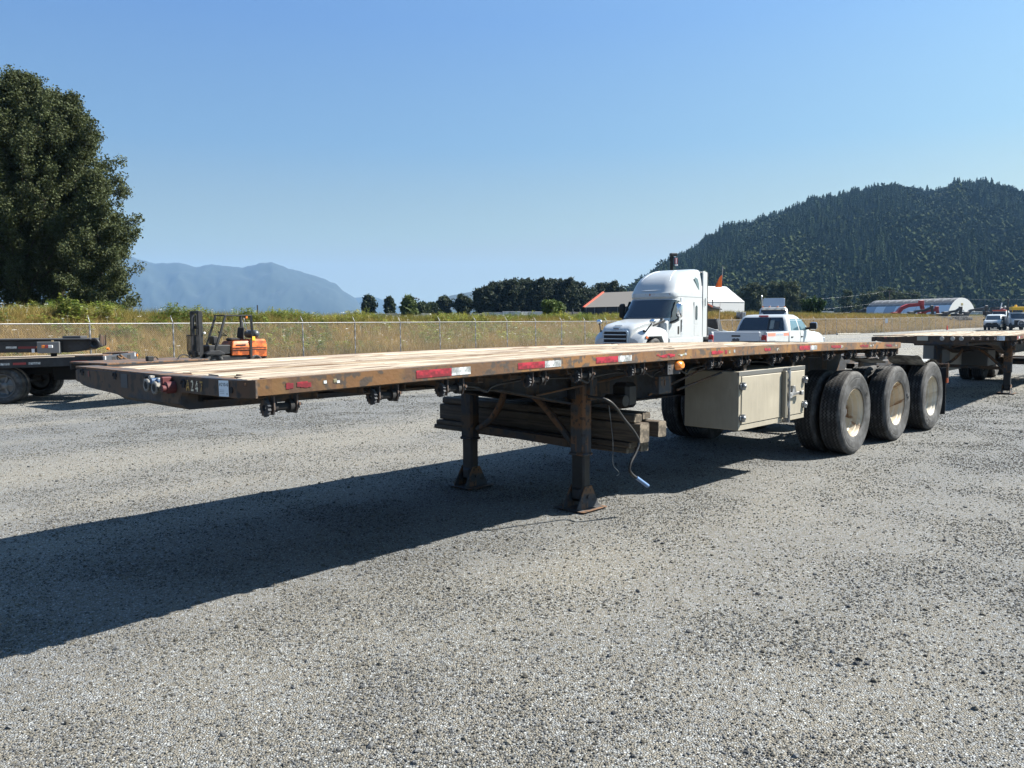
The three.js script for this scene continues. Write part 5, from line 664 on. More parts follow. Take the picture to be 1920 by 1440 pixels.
{
  const p = at(1450, 600, 62), t = thing('white_truck', 'white truck cab with a raised roof deflector panel behind the pickup', 'truck', [p.x, 0, p.z], heading(-0.33, -0.94)), P = (n, g, m) => part(n, g, m, t);
  P('cab', slices([[0.7, -1.9, 0.1, 1.1, 0.15, 0.08], [1.75, -1.9, 0.15, 1.12, 0.18, 0.08], [2.2, -1.85, 0.0, 1.08, 0.2, 0.08], [2.62, -1.8, -0.2, 1.02, 0.25, 0.1], [2.76, -1.7, -0.35, 0.9, 0.25, 0.1]]), MAT.white);
  P('windscreen', patch([1.82, 2.2, 2.55].map((y) => [-1, -0.5, 0, 0.5, 1].map((k) => [lerp(0.2, -0.12, (y - 1.8) / 0.8) - 0.06 * k * k, y, k * 0.93]))), MAT.glass);
  P('sun_visor', [cb(0.25, 0.05, 1.9, -0.05, 2.66, 0, 0.01)], MAT.white); P('roof_deflector', [slab(rect2(1.62, 0.72, 0.12).map(([z, y]) => [z, y]), -0.02, 0.02, 0.01).rotateY(PI / 2).rotateZ(0.35).translate(-0.7, 3.14, 0)], M(0.34, 0.39, 0.45, 0.3));
  P('aerial', [bar([-0.3, 2.7, 0.85], [-0.3, 3.65, 0.9], 0.03), cb(0.08, 0.3, 0.08, -0.3, 3.5, 0.9, 0.02)], MAT.white); P('roof_lamp', [-0.8, -0.3, 0.3, 0.8].map((z) => cb(0.08, 0.07, 0.12, -0.3, 2.8, z, 0.01)), MAT.amber);
  P('hood', slices([[0.7, 0, 1.6, 0.9, 0.2, 0.02], [1.3, 0, 1.6, 0.9, 0.25, 0.02], [1.7, 0, 1.3, 0.85, 0.3, 0.02]]), MAT.white); for (const s of [-1, 1]) { carWheel(t, 1.0, s * 0.98, 0.5, 0.28, MAT.white, s); carWheel(t, -4, s * 0.9, 0.5, 0.5, MAT.white, s); P('side_window', sideGlass([[-1.3, 1.8], [-1.3, 2.5], [-0.35, 2.5], [-0.05, 1.8]], s * 1.08, 0.02), MAT.glass); } P('chassis', cb(6, 0.3, 0.9, -2.5, 0.8, 0, 0.02), MAT.black); P('flat_body', [cb(3.6, 0.5, 2.3, -4, 1.3, 0, 0.02)], MAT.white);
}
{
  const b = at(1258.5, 600, 48), top = at(1258.5, 473, 48), t = thing('lamp_pole', 'black pole with a lamp head and small red sign above the semi truck roof', 'lamp pole', [b.x, 0, b.z], 0.2), h = top.y;
  part('pole', [cb(0.16, h - 0.2, 0.16, 0, (h - 0.2) / 2, 0, 0.01), cyl(0.02, h - 1.2, 'y', 0.16, (h - 1.2) / 2, 0, 8)], MAT.blackMatt, t); part('lamp_head', [cb(0.42, 0.18, 0.3, 0.1, h - 0.14, 0, 0.03), cb(0.36, 0.06, 0.02, 0.08, h - 0.14, 0.16, 0.005)], MAT.black, t); part('sign_plate', [cb(0.16, 0.34, 0.05, 0.24, h - 0.52, 0.06, 0.01)], M(0.35, 0.02, 0.03, 0.5), t); part('white_stripe', [cb(0.06, 0.3, 0.01, 0.24, h - 0.52, 0.092, 0.003), cb(0.18, 0.1, 0.04, 0.26, h - 0.76, 0.06, 0.01)], M(0.6, 0.6, 0.6), t);
}
// ---- vans and trucks at the far end of the yard
function van(label, px, z, hd, cat = 'van') { const p = at(px, 600, z), y = yardTop(p.x, p.z), t = thing('white_van', label, cat, [p.x, y, p.z], hd), P = (n, g, m) => part(n, g, m, t);
  P('body', slices([[0.45, -5.0, 0.5, 0.98, 0.2, 0.06], [1.0, -5.0, 0.55, 1.0, 0.25, 0.06], [1.25, -5.0, 0.3, 0.99, 0.25, 0.06], [1.36, -5.0, -0.35, 0.96, 0.2, 0.06], [1.9, -4.95, -1.0, 0.88, 0.25, 0.1], [2.08, -4.9, -1.3, 0.8, 0.25, 0.1], [2.12, -4.8, -1.6, 0.6, 0.2, 0.1]]), MAT.white);
  P('windscreen', patch([1.38, 1.65, 1.92].map((y2) => [-1, 0, 1].map((k) => [lerp(-0.30, -0.97, (y2 - 1.36) / 0.54) + 0.02 - 0.06 * k * k, y2, k * 0.8]))), MAT.glass); for (const s of [-1, 1]) { P('side_window', [slab([[-1.5, 1.4], [-1.45, 1.86], [-0.98, 1.86], [-0.55, 1.4]], s * 0.935 - 0.01, s * 0.935 + 0.01), slab([[-4.6, 1.4], [-4.6, 1.86], [-1.7, 1.86], [-1.7, 1.4]], s * 0.925 - 0.01, s * 0.925 + 0.01)], MAT.glass); carWheel(t, -0.3, s * 0.86, 0.37, 0.24, MAT.alu, s); carWheel(t, -3.7, s * 0.86, 0.37, 0.24, MAT.alu, s); P('mirror', cb(0.1, 0.22, 0.2, -0.55, 1.4, s * 1.08, 0.03), MAT.blackMatt); }
  P('grille', [cb(0.05, 0.34, 1.5, 0.54, 0.86, 0, 0.02)], MAT.black); P('front_lamp', [cb(0.05, 0.16, 0.26, 0.545, 0.94, 0.74, 0.02), cb(0.05, 0.16, 0.26, 0.545, 0.94, -0.74, 0.02)], M(0.45, 0.45, 0.45, 0.1)); P('emblem', cb(0.02, 0.06, 0.2, 0.57, 0.95, 0, 0.01), MAT.chrome); P('bumper', [cb(0.18, 0.34, 1.9, 0.52, 0.52, 0, 0.05)], MAT.black); return t; }
van('white van with a dark bumper parked first in the far row', 1861, 118, heading(-0.62, -0.78)).scale.setScalar(1.12);
van('white van half hidden behind the first one in the far row', 1884, 126, heading(-0.55, -0.83)).scale.setScalar(1.05);
{
  const p = at(1910, 600, 116), y = yardTop(p.x, p.z), t = thing('service_truck', 'white truck with a round spare wheel on its nose and yellow gear on the roof', 'truck', [p.x, y, p.z], heading(-0.35, -0.93)), P = (n, g, m) => part(n, g, m, t); t.scale.setScalar(1.15);
  P('cab', slices([[0.6, -1.9, 0.1, 1.05, 0.15, 0.08], [1.4, -1.9, 0.12, 1.05, 0.18, 0.08], [1.9, -1.85, -0.25, 0.95, 0.2, 0.08], [2.25, -1.8, -0.45, 0.85, 0.25, 0.1]]), MAT.white); P('windscreen', patch([1.45, 1.75, 2.1].map((y2) => [-1, 0, 1].map((k) => [lerp(0.13, -0.33, (y2 - 1.45) / 0.65) - 0.05 * k * k, y2, k * 0.85]))), MAT.glass); P('hood', slices([[0.6, 0, 1.3, 0.95, 0.2, 0.02], [1.1, 0, 1.3, 0.95, 0.25, 0.02], [1.35, 0, 1.1, 0.9, 0.3, 0.02]]), MAT.white); P('grille', cb(0.06, 0.55, 1.5, 1.3, 1.0, 0, 0.02), MAT.black); P('bumper', cb(0.25, 0.35, 2.3, 1.4, 0.55, 0, 0.03), MAT.black);
  P('spare_wheel', [new THREE.TorusGeometry(0.34, 0.07, 8, 24).rotateY(PI / 2).translate(1.46, 0.85, 0), ...[0, 1, 2, 3].map((k) => cb(0.03, 0.6, 0.05, 1.46, 0.85, 0, 0.01, k * PI / 4))], M(0.25, 0.26, 0.28, 0.5)); P('yellow_roof_gear', [cb(1.5, 0.4, 1.5, -1.0, 2.75, 0, 0.05), cb(0.3, 0.3, 0.3, -1.0, 3.05, 0.2, 0.05), cb(0.08, 0.5, 0.08, -0.6, 2.45, 0.6), cb(0.08, 0.5, 0.08, -0.6, 2.45, -0.6)], M(0.6, 0.36, 0.02, 0.5)); P('stack_pipe', cyl(0.07, 2.6, 'y', -1.2, 2.8, 1.0, 10), MAT.black); for (const s of [-1, 1]) { carWheel(t, 0.7, s * 0.95, 0.45, 0.3, MAT.black, s); carWheel(t, -3, s * 0.95, 0.45, 0.4, MAT.black, s); } P('body', cb(3.6, 1.0, 2.2, -3.8, 1.3, 0, 0.03), MAT.white);
}
{
  const p = at(1873, 600, 134), y = yardTop(p.x, p.z), t = thing('crane_truck', 'red and white truck with folded boom rising behind the far vans', 'truck', [p.x, y, p.z], heading(-0.7, -0.7)), P = (n, g, m) => part(n, g, m, t);
  P('cab', slices([[0.6, -2.2, 0.3, 1.15, 0.15, 0.08], [1.9, -2.2, 0.32, 1.15, 0.18, 0.08], [2.6, -2.1, 0.0, 1.05, 0.2, 0.08], [3.0, -2.0, -0.2, 0.95, 0.25, 0.1]]), MAT.white); P('windscreen', patch([2.05, 2.35, 2.75].map((y2) => [-1, 0, 1].map((k) => [lerp(0.33, 0.0, (y2 - 1.95) / 0.8) - 0.05 * k * k, y2, k * 0.95]))), MAT.glass); P('roof_visor', cb(0.6, 0.2, 2.0, -0.1, 3.0, 0, 0.05), M(0.4, 0.08, 0.05, 0.5)); P('folded_boom', [beam([-1.5, 3.1, 0], [-5.5, 2.6, 0], 0.5, 0.4), beam([-2.5, 3.3, 0.4], [-4.6, 3.0, 0.4], 0.2, 0.2)], M(0.22, 0.04, 0.05, 0.5)); P('boom_tip', [beam([-1.8, 3.2, 0.3], [-2.6, 4.3, 0.3], 0.14, 0.14), beam([-2.0, 3.6, 0.3], [-3.0, 3.5, 0.3], 0.12, 0.12)], MAT.white); P('beacon', [bar([0, 3, -0.8], [0, 3.5, -0.8], 0.03), new THREE.SphereGeometry(0.16, 10, 8).translate(0, 3.6, -0.8)], MAT.white); P('bed', cb(6, 0.6, 2.3, -5, 1.4, 0, 0.03), MAT.white); for (const s of [-1, 1]) { carWheel(t, -0.4, s, 0.5, 0.3, MAT.white, s); carWheel(t, -5, s, 0.5, 0.5, MAT.white, s); }
}
{ const p = at(1776, 615, 127), t = thing('traffic_cone', 'small orange red traffic cone standing before the wire fence', 'traffic cone', [p.x, yardTop(p.x, p.z), p.z], 0.3); part('base', cb(0.36, 0.04, 0.36, 0, 0.02, 0, 0.01), M(0.05, 0.02, 0.02, 0.8), t); part('cone', lathe([[0.13, 0.04], [0.035, 0.72], [0.0, 0.72]], 20), M(0.70, 0.05, 0.03, 0.5), t); }
{ const a = at(1562, 622, 98), b = at(1604, 622, 101), t = thing('kerb_beam', 'pale concrete beam lying on the gravel at the foot of the fence', 'concrete beam', [a.x, yardTop(a.x, a.z) - 0.02, a.z + 1.2], Math.atan2(-(b.z - a.z), b.x - a.x)); const L = Math.hypot(b.x - a.x, b.z - a.z); part('beam', [cb(L, 0.22, 0.25, L / 2, 0.1, 0, 0.03)], M(0.4, 0.38, 0.33, 0.9, 0, { map: rep(grime, 2) }), t); }

// ---------------------------------------------------------------- trees
const barkMat = M(0.075, 0.06, 0.045, 0.95, 0, { map: rep(grime, 1), bumpMap: rep(bumpFine, 2), bumpScale: 0.02 });
function leafClump(seed, n, R, l, w) { // a spray of small pointed leaves
  const r = rng(seed), p = []; for (let i = 0; i < n; i++) { const a = r() * 7, u = 2 * r() - 1, q = R * Math.cbrt(r()), s = Math.sqrt(1 - u * u), c = [q * s * Math.cos(a), q * u * 0.8, q * s * Math.sin(a)], d = V(r() - 0.5, r() - 0.75, r() - 0.5).normalize().multiplyScalar(l * (0.7 + 0.6 * r())), e = V(r() - 0.5, r() - 0.5, r() - 0.5).cross(d).normalize().multiplyScalar(w * (0.7 + 0.6 * r()) / 2), m = [c[0] + d.x * 0.4, c[1] + d.y * 0.4, c[2] + d.z * 0.4]; p.push(...c, m[0] + e.x, m[1] + e.y, m[2] + e.z, c[0] + d.x, c[1] + d.y, c[2] + d.z, ...c, c[0] + d.x, c[1] + d.y, c[2] + d.z, m[0] - e.x, m[1] - e.y, m[2] - e.z); }
  const g = new THREE.BufferGeometry(); g.setAttribute('position', new THREE.Float32BufferAttribute(p, 3)); g.computeVertexNormals(); return g;
}
const leafMat = new THREE.MeshPhysicalMaterial({ color: lin(1, 1, 1), roughness: 0.7, side: THREE.DoubleSide, transmission: 0.35, thickness: 0, specularIntensity: 0.25 });
// habit: how far limbs reach at a height (0..1 of the crown), how steeply they climb
function tree(label, group, base, h, o) {
  const r = rng(o.seed), t = thing(o.name || 'poplar_tree', label, 'tree', [base.x, base.y, base.z], 0, group), wood = [], spots = [];
  const lean = [(r() - 0.5) * 0.06 * h, (r() - 0.5) * 0.06 * h], tr = o.trunk || h * 0.014, spine = (k) => [lean[0] * k * k + 0.012 * h * Math.sin(k * 5 + o.seed), k * h, lean[1] * k * k + 0.012 * h * Math.cos(k * 4 + o.seed)];
  const ns = 10; for (let i = 0; i < ns; i++) wood.push(bar(spine(i / ns * 0.96), spine((i + 1) / ns * 0.96), tr * (1 - i / ns * 0.93), 8, tr * (1 - (i + 1) / ns * 0.93)));
  const nl = o.limbs;
  for (let i = 0; i < nl; i++) {
    const k = lerp(o.from, 0.97, Math.pow((i + r() * 0.8) / nl, 0.9)), kc = (k - o.from) / (1 - o.from), az = i * 2.4 + r() * 0.9, reach = o.reach * h * o.shape(kc) * (0.35 + 0.85 * r()), rise = reach * (o.rise + 0.4 * (r() - 0.3)) + 0.02 * h;
    const a = spine(k), tip = [a[0] + Math.cos(az) * reach, a[1] + rise, a[2] + Math.sin(az) * reach], mid = [lerp(a[0], tip[0], 0.5), lerp(a[1], tip[1], 0.38), lerp(a[2], tip[2], 0.5)];
    if (o.wood !== 0) { const lr = tr * 0.3 * (1 - kc * 0.7); wood.push(bar(a, mid, lr, 5, lr * 0.6), bar(mid, tip, lr * 0.6, 4, lr * 0.2)); }
    const nt = o.twigs; for (let j = 0; j < nt; j++) {
      const q = Math.pow((j + r()) / nt, 0.7) * 0.98 + 0.06, b = q < 0.5 ? a.map((v, n) => lerp(v, mid[n], q * 2)) : mid.map((v, n) => lerp(v, tip[n], q * 2 - 1));
      const sp = o.spread * h * (0.4 + 0.8 * r()), a2 = r() * 7, nd = o.per; for (let n = 0; n < nd; n++) { const f = (n + r()) / nd; spots.push([b[0] + Math.cos(a2) * sp * f + (r() - 0.5) * sp * 0.5, b[1] + sp * f * (r() * 1.1 - 0.35) + (r() - 0.5) * sp * 0.4, b[2] + Math.sin(a2) * sp * f + (r() - 0.5) * sp * 0.5]); }
    }
  }
  part('trunk', wood, barkMat, t);
  const im = new THREE.InstancedMesh(o.clump, leafMat, spots.length), d = new THREE.Object3D(), c = new THREE.Color();
  spots.forEach((s, i) => { d.position.set(...s); d.rotation.set(r() * 7, r() * 7, r() * 7); d.scale.setScalar(o.size * (0.7 + 0.6 * r())); d.updateMatrix(); im.setMatrixAt(i, d.matrix); const k = 0.7 + 0.6 * r(), q = o.color; c.setRGB(q[0] * k, q[1] * k, q[2] * k); im.setColorAt(i, c); });
  im.name = 'crown'; im.castShadow = true; t.add(im); return t;
}
const CL = [leafClump(1, 30, 0.44, 0.145, 0.095), leafClump(2, 26, 0.42, 0.16, 0.11), leafClump(5, 22, 0.5, 0.34, 0.24), leafClump(6, 16, 0.5, 0.5, 0.4)];
const round = (k) => 0.35 + 0.65 * Math.sin(PI * clamp(k * 0.92 + 0.1)), poplar = (k) => (k < 0.35 ? 0.85 + 0.15 * k / 0.35 : Math.pow(1.02 - (k - 0.35) / 0.66, 1.05)), cone = (k) => 1.02 - k * 0.95;
{
  const g = 'tall poplars on the bank by the fence', P = (px, topY, z) => { const b = at(px, 585, z), t = at(px, topY, z); const y = fieldY(b.x, b.z) - 0.1; return [V(b.x, y, b.z), t.y - y]; };
  const big = { limbs: 112, twigs: 9, per: 7, from: 0.03, reach: 0.27, rise: 1.05, spread: 0.036, shape: poplar, clump: CL[0], size: 0.95, color: [0.058, 0.072, 0.027] };
  let q;
  q = P(-62, 84, 53); tree('tallest dark poplar at the edge of the grove, highest crown of all', g, q[0], q[1], { ...big, seed: 2 });
  q = P(46, 146, 50); tree('broad dark poplar with a domed top beside the tallest one', g, q[0], q[1], { ...big, seed: 3, reach: 0.29 });
  q = P(112, 182, 56); tree('dark poplar in the middle of the grove behind the broad one', g, q[0], q[1], { ...big, seed: 14, limbs: 100, reach: 0.28 });
  q = P(160, 186, 51); tree('smaller poplar with ragged boughs on the open side of the grove', g, q[0], q[1], { ...big, seed: 8, limbs: 56, twigs: 7, per: 6, reach: 0.26, rise: 0.5, from: 0.02, spread: 0.038 });
  q = P(190, 322, 48); tree('low young poplar with ragged skirts at the open end of the grove', g, q[0], q[1], { ...big, seed: 19, limbs: 38, twigs: 6, per: 6, reach: 0.23, rise: 0.35, from: 0.02, spread: 0.045 });
  q = P(-150, 120, 58); tree('dark poplar on the outer flank of the grove, mostly cut off by the frame', g, q[0], q[1], { ...big, seed: 6, limbs: 80 });
}
{ // far trees
  const far = { limbs: 26, twigs: 4, per: 4, from: 0.12, reach: 0.3, rise: 0.55, spread: 0.09, shape: round, clump: CL[2], size: 1.5, color: [0.05, 0.066, 0.024], wood: 0 };
  const put = (label, group, px, top, z, o) => { const b = at(px, 590, z), t = at(px, top, z), y = 2; return tree(label, group, V(b.x, y, b.z), t.y - y, { ...far, ...o }); };
  const gs = 'single trees beyond the white trailers';
  put('small round dark tree just past the end of the blue mountain', gs, 692, 559, 190, { seed: 31, name: 'round_tree', reach: 0.24, color: [0.026, 0.04, 0.018] });
  put('small pointed dark tree second from the end of the mountain', gs, 731, 561, 190, { seed: 32, name: 'round_tree', reach: 0.22, shape: cone, color: [0.026, 0.04, 0.018] });
  put('pale green young tree just before the floodlight mast', gs, 766, 562, 120, { seed: 33, name: 'young_tree', reach: 0.27, shape: cone, limbs: 16, per: 3, color: [0.08, 0.11, 0.035] });
  put('small bushy tree behind the floodlight mast', gs, 792, 574, 170, { seed: 34, name: 'young_tree', reach: 0.4, color: [0.05, 0.07, 0.03] });
  put('low dark tree between mast and larger pair', gs, 812, 573, 200, { seed: 35, name: 'round_tree', reach: 0.36, color: [0.03, 0.045, 0.02] });
  put('dark round tree, first of the pair before the grove', gs, 833, 561, 210, { seed: 36, name: 'round_tree', reach: 0.3, color: [0.028, 0.04, 0.018] });
  put('dark round tree, second of the pair before the grove', gs, 868, 560, 210, { seed: 37, name: 'round_tree', reach: 0.38, color: [0.03, 0.042, 0.018] });
  const gg = 'trees of the dark grove behind the shelter';
  const tops = [[905, 546], [921, 535], [940, 533], [958, 532], [975, 530], [993, 532], [1010, 531], [1028, 530], [1046, 531], [1063, 530], [1080, 534], [1094, 547]];
  const how = ['lowest tree at the open end of the dark grove', 'tree second from the open end of the grove', 'tree third from the open end of the grove', 'tree fourth from the open end of the grove', 'tree fifth from the open end of the grove', 'tree sixth from the open end of the grove', 'tree seventh from the open end of the grove', 'tree eighth from the open end of the grove', 'tree ninth from the open end of the grove', 'tree tenth from the open end of the grove', 'tree next to last at the shelter end of the grove', 'tree at the shelter end of the grove'];
  tops.forEach(([x, y], i) => put('dark broadleaf ' + how[i], gg, x, y, 205 + (i * 37) % 22, { seed: 40 + i, name: 'grove_tree', reach: 0.34, limbs: 30, from: 0.05, color: [0.023, 0.034, 0.016] }));
  const gh = 'trees between the shelter and the hill';
  [[1113, 548, 240], [1128, 540, 250], [1143, 536, 250], [1108, 552, 230], [1160, 545, 250]].forEach(([x, y, z], i) => put(['dark tree right behind the orange edged shelter', 'taller dark tree behind the ridge of the orange edged shelter', 'dark tree behind the white semi truck', 'low dark tree where grove and shelter meet', 'dark tree hidden behind the windscreen of the semi truck'][i], gh, x, y, z, { seed: 60 + i, name: 'round_tree', reach: 0.4, color: [0.022, 0.034, 0.016] }));
  const gw = 'cottonwoods at the foot of the hill';
  [[1408, 535, 260], [1420, 540, 260], [1452, 532, 270], [1468, 534, 262], [1487, 535, 255], [1500, 562, 262], [1385, 556, 280]].forEach(([x, y, z], i) => put(['tall cottonwood beside the gable of the white shelter', 'cottonwood leaning out next to the one beside the white shelter', 'cottonwood behind the raised roof panel of the white truck', 'cottonwood between the roof panel and the tallest crown', 'tallest cottonwood behind the pickup cab', 'low cottonwood tailing off towards the green bush', 'low tree at the gable wall of the white shelter'][i], gw, x, y, z, { seed: 70 + i, name: 'cottonwood_tree', reach: 0.32, from: 0.03, color: [0.065, 0.08, 0.036] }));
  put('round bright green bush above the fence beside the pickup', 'bushes by the quonset', 1524, 569, 120, { seed: 80, name: 'green_bush', reach: 0.7, from: 0.02, limbs: 40, clump: CL[2], size: 0.8, color: [0.035, 0.07, 0.02] });
  put('leafy pale green bush before the white trailers', 'bushes by the white trailers', 1032, 571, 75, { seed: 81, name: 'leafy_bush', reach: 0.6, from: 0.02, limbs: 22, size: 0.6, color: [0.09, 0.13, 0.035] });
  put('leafy low bush next to the pale green one', 'bushes by the white trailers', 1046, 577, 78, { seed: 82, name: 'leafy_bush', reach: 0.6, from: 0.02, limbs: 16, size: 0.6, color: [0.08, 0.11, 0.035] });
  const gq = 'trees behind the quonset';
  [[1590, 548, 300], [1622, 556, 310], [1640, 553, 310], [1662, 545, 320], [1690, 553, 320], [1705, 552, 320]].forEach(([x, y, z], i) => put(['conical tree before the hill left of the quonset', 'rounded tree over the low end of the quonset roof', 'rounded tree second along the quonset roof', 'taller twin crowned tree over the quonset roof', 'rounded tree over the middle of the quonset roof', 'small tree past the middle of the quonset roof'][i], gq, x, y, z, { seed: 90 + i, name: 'round_tree', reach: 0.42, shape: i ? round : cone, color: [0.055, 0.075, 0.03] }));
}
// ---------------------------------------------------------------- wooded hill
{
  const crest = [[1010, 596], [1060, 590], [1100, 580], [1150, 552], [1200, 520], [1240, 498], [1290, 466], [1340, 441], [1400, 426], [1440, 404], [1480, 381], [1520, 369], [1560, 371], [1600, 363], [1650, 355], [1700, 350], [1760, 350], [1800, 345], [1830, 345], [1860, 354], [1900, 363], [1960, 366], [2060, 380], [2200, 420], [2400, 480], [2700, 560], [2900, 594]];
  const NEAR = 620, FAR = 1500;
  const hillY = (px, u) => { const e = at(px, interp(crest, px), FAR).y - 30 + 22 * (fbm(px * 0.022 + 1.7, 2.2, 3) - 0.5); const s = u < 1 ? Math.pow(Math.sin(u * PI / 2), 1.15) : Math.cos((u - 1) * 1.2); return 2 + (e - 2) * s + 34 * (fbm(px * 0.014, u * 3, 3) - 0.5) * Math.min(1, u * 3) * (1 - 0.8 * sst(0.6, 1, u)) * sst(2, 30, e); };
  const rows = []; for (let u = 0; u <= 1.9; u += 0.02) { const row = []; for (let px = 1010; px <= 2900; px += 10) { const p = at(px, 600, lerp(NEAR, FAR, u)); row.push([p.x, hillY(px, u), p.z]); } rows.push(row); }
  const g = patch(rows); boxUV(g, 1); const m = new THREE.Mesh(g, M(0.022, 0.028, 0.012, 1)); m.name = 'wooded_hill'; tag(m, 'steep wooded hill rising behind the yard', 'hill', null, 'structure'); scene.add(m);
  const fir = (seed) => { const r = rng(seed), p = [], T = 9; for (let k = 0; k < T; k++) { const y = 0.06 + 0.94 * k / T, R = 0.25 * Math.pow(1 - k / T, 0.85) + 0.012, n = 9, d = 0.16 * (1 - k / T * 0.5); const ring = []; for (let i = 0; i < n; i++) { const a = (i + r() * 0.7) / n * 2 * PI, q = R * (i % 2 ? 0.55 + 0.3 * r() : 0.85 + 0.35 * r()); ring.push([Math.cos(a) * q, y - d * 0.35 * r(), Math.sin(a) * q]); } for (let i = 0; i < n; i++) p.push(0, y + d, 0, ...ring[i], ...ring[(i + 1) % n]); } const q = new THREE.BufferGeometry(); q.setAttribute('position', new THREE.Float32BufferAttribute(p, 3)); q.computeVertexNormals(); return q; };
  const r = rng(8), o = new THREE.Object3D(), c = new THREE.Color(), mat = new THREE.MeshPhysicalMaterial({ color: lin(1, 1, 1), roughness: 1, specularIntensity: 0.08, side: THREE.DoubleSide });
  const spots = [[], [], []];
  for (let i = 0; i < 30000; i++) { const u = Math.pow(r(), 0.85) * 1.12, px = 1020 + r() * 1050, zf = lerp(NEAR, FAR, u), p = at(px, 600, zf), y = hillY(px, u), dec = fbm(px * 0.012 + 5, u * 5 + 2, 3) + 0.25 * (0.5 - u) + 0.12 * (r() - 0.5); if (y < 3 && r() < 0.6) continue; spots[dec > 0.5 ? 2 : r() < 0.5 ? 0 : 1].push([p.x, y, p.z, u]); }
  const blob = leafClump(9, 150, 0.5, 0.2, 0.17);
  [[fir(1), 'dark conifers covering the hill', 'conifer_wood'], [fir(2), 'more dark conifers mixed through the hill wood', 'conifer_wood'], [blob, 'paler broadleaf trees in drifts down the hill', 'broadleaf_wood']].forEach(([g2, label, name], k) => {
    const im = new THREE.InstancedMesh(g2, mat, spots[k].length);
    spots[k].forEach(([x, y, z, u], i) => { const big = k < 2; const h = big ? 12 + 16 * r() * r() + (u > 0.9 ? 5 * r() * r() : 0) : 12 + 13 * r() * r(); o.position.set(x, y - (big ? 1 : -0.38 * h), z); o.rotation.set(0, r() * 7, 0); o.scale.set(h * (big ? 0.85 + 0.3 * r() : 1), h, h * (big ? 0.85 + 0.3 * r() : 1)); o.updateMatrix(); im.setMatrixAt(i, o.matrix); const v = 0.7 + 0.6 * r(); big ? c.setRGB(0.016 * v, 0.026 * v, 0.011 * v) : c.setRGB(0.031 * v, 0.042 * v, 0.017 * v); im.setColorAt(i, c); });
    im.name = numbered(name); tag(im, label, 'wood', null, 'stuff'); scene.add(im);
  });
}
// ---------------------------------------------------------------- far mountains
{
  const range = (name, label, pts, D, deep, rough, seed, tint) => {
    const rows = [], x0 = pts[0][0], x1 = pts[pts.length - 1][0];
    for (let u = 0; u <= 2; u += 0.05) { const row = []; for (let px = x0; px <= x1; px += 4) { const f = D + deep * u, e = at(px, interp(pts, px), D + deep).y, k = u <= 1 ? Math.pow(u, 0.75) : 1 - Math.pow(u - 1, 1.5); const rg = 1 - Math.abs(2 * fbm(px * 0.016 + seed, u * 2.5, 5) - 1); const p = at(px, 600, f); row.push([p.x, 2 + Math.max(0, (e - 2) * (k + rough * (rg - 0.6) * k * (1 - k) * 3)) + (u > 0.93 && u < 1.07 ? rough * 60 * (fbm(px * 0.09 + seed, 3, 3) - 0.5) * sst(5, 100, e) : 0), p.z]); } rows.push(row); }
    const m = new THREE.Mesh(patch(rows), M(...tint, 1)); m.name = name; tag(m, label, 'mountain', null, 'structure'); scene.add(m);
  };
  range('mountain', 'long blue mountain ridge with a peak far behind the fence', [[-700, 560], [-400, 510], [-200, 480], [-40, 452], [100, 462], [200, 470], [250, 481], [290, 494], [340, 493], [370, 500], [400, 496], [430, 499], [460, 501], [490, 494], [512, 491], [535, 500], [565, 510], [600, 519], [628, 530], [645, 545], [658, 553], [668, 560], [676, 574], [684, 590], [700, 600]], 5200, 1000, 0.25, 3, [0.014, 0.02, 0.014]);
  range('mountain_001', 'pale distant mountain showing past the end of the long ridge', [[600, 575], [640, 562], [672, 558], [700, 556], [720, 563], [745, 573], [775, 583], [800, 592], [820, 600]], 7000, 600, 0.2, 7, [0.014, 0.02, 0.014]);
  range('mountain_002', 'low blue mountain behind the dark grove', [[780, 598], [806, 582], [822, 570], [840, 556], [868, 549], [890, 546], [922, 536], [960, 536], [1000, 540], [1060, 548], [1140, 560], [1240, 590]], 3400, 700, 0.2, 11, [0.014, 0.02, 0.012]);
}

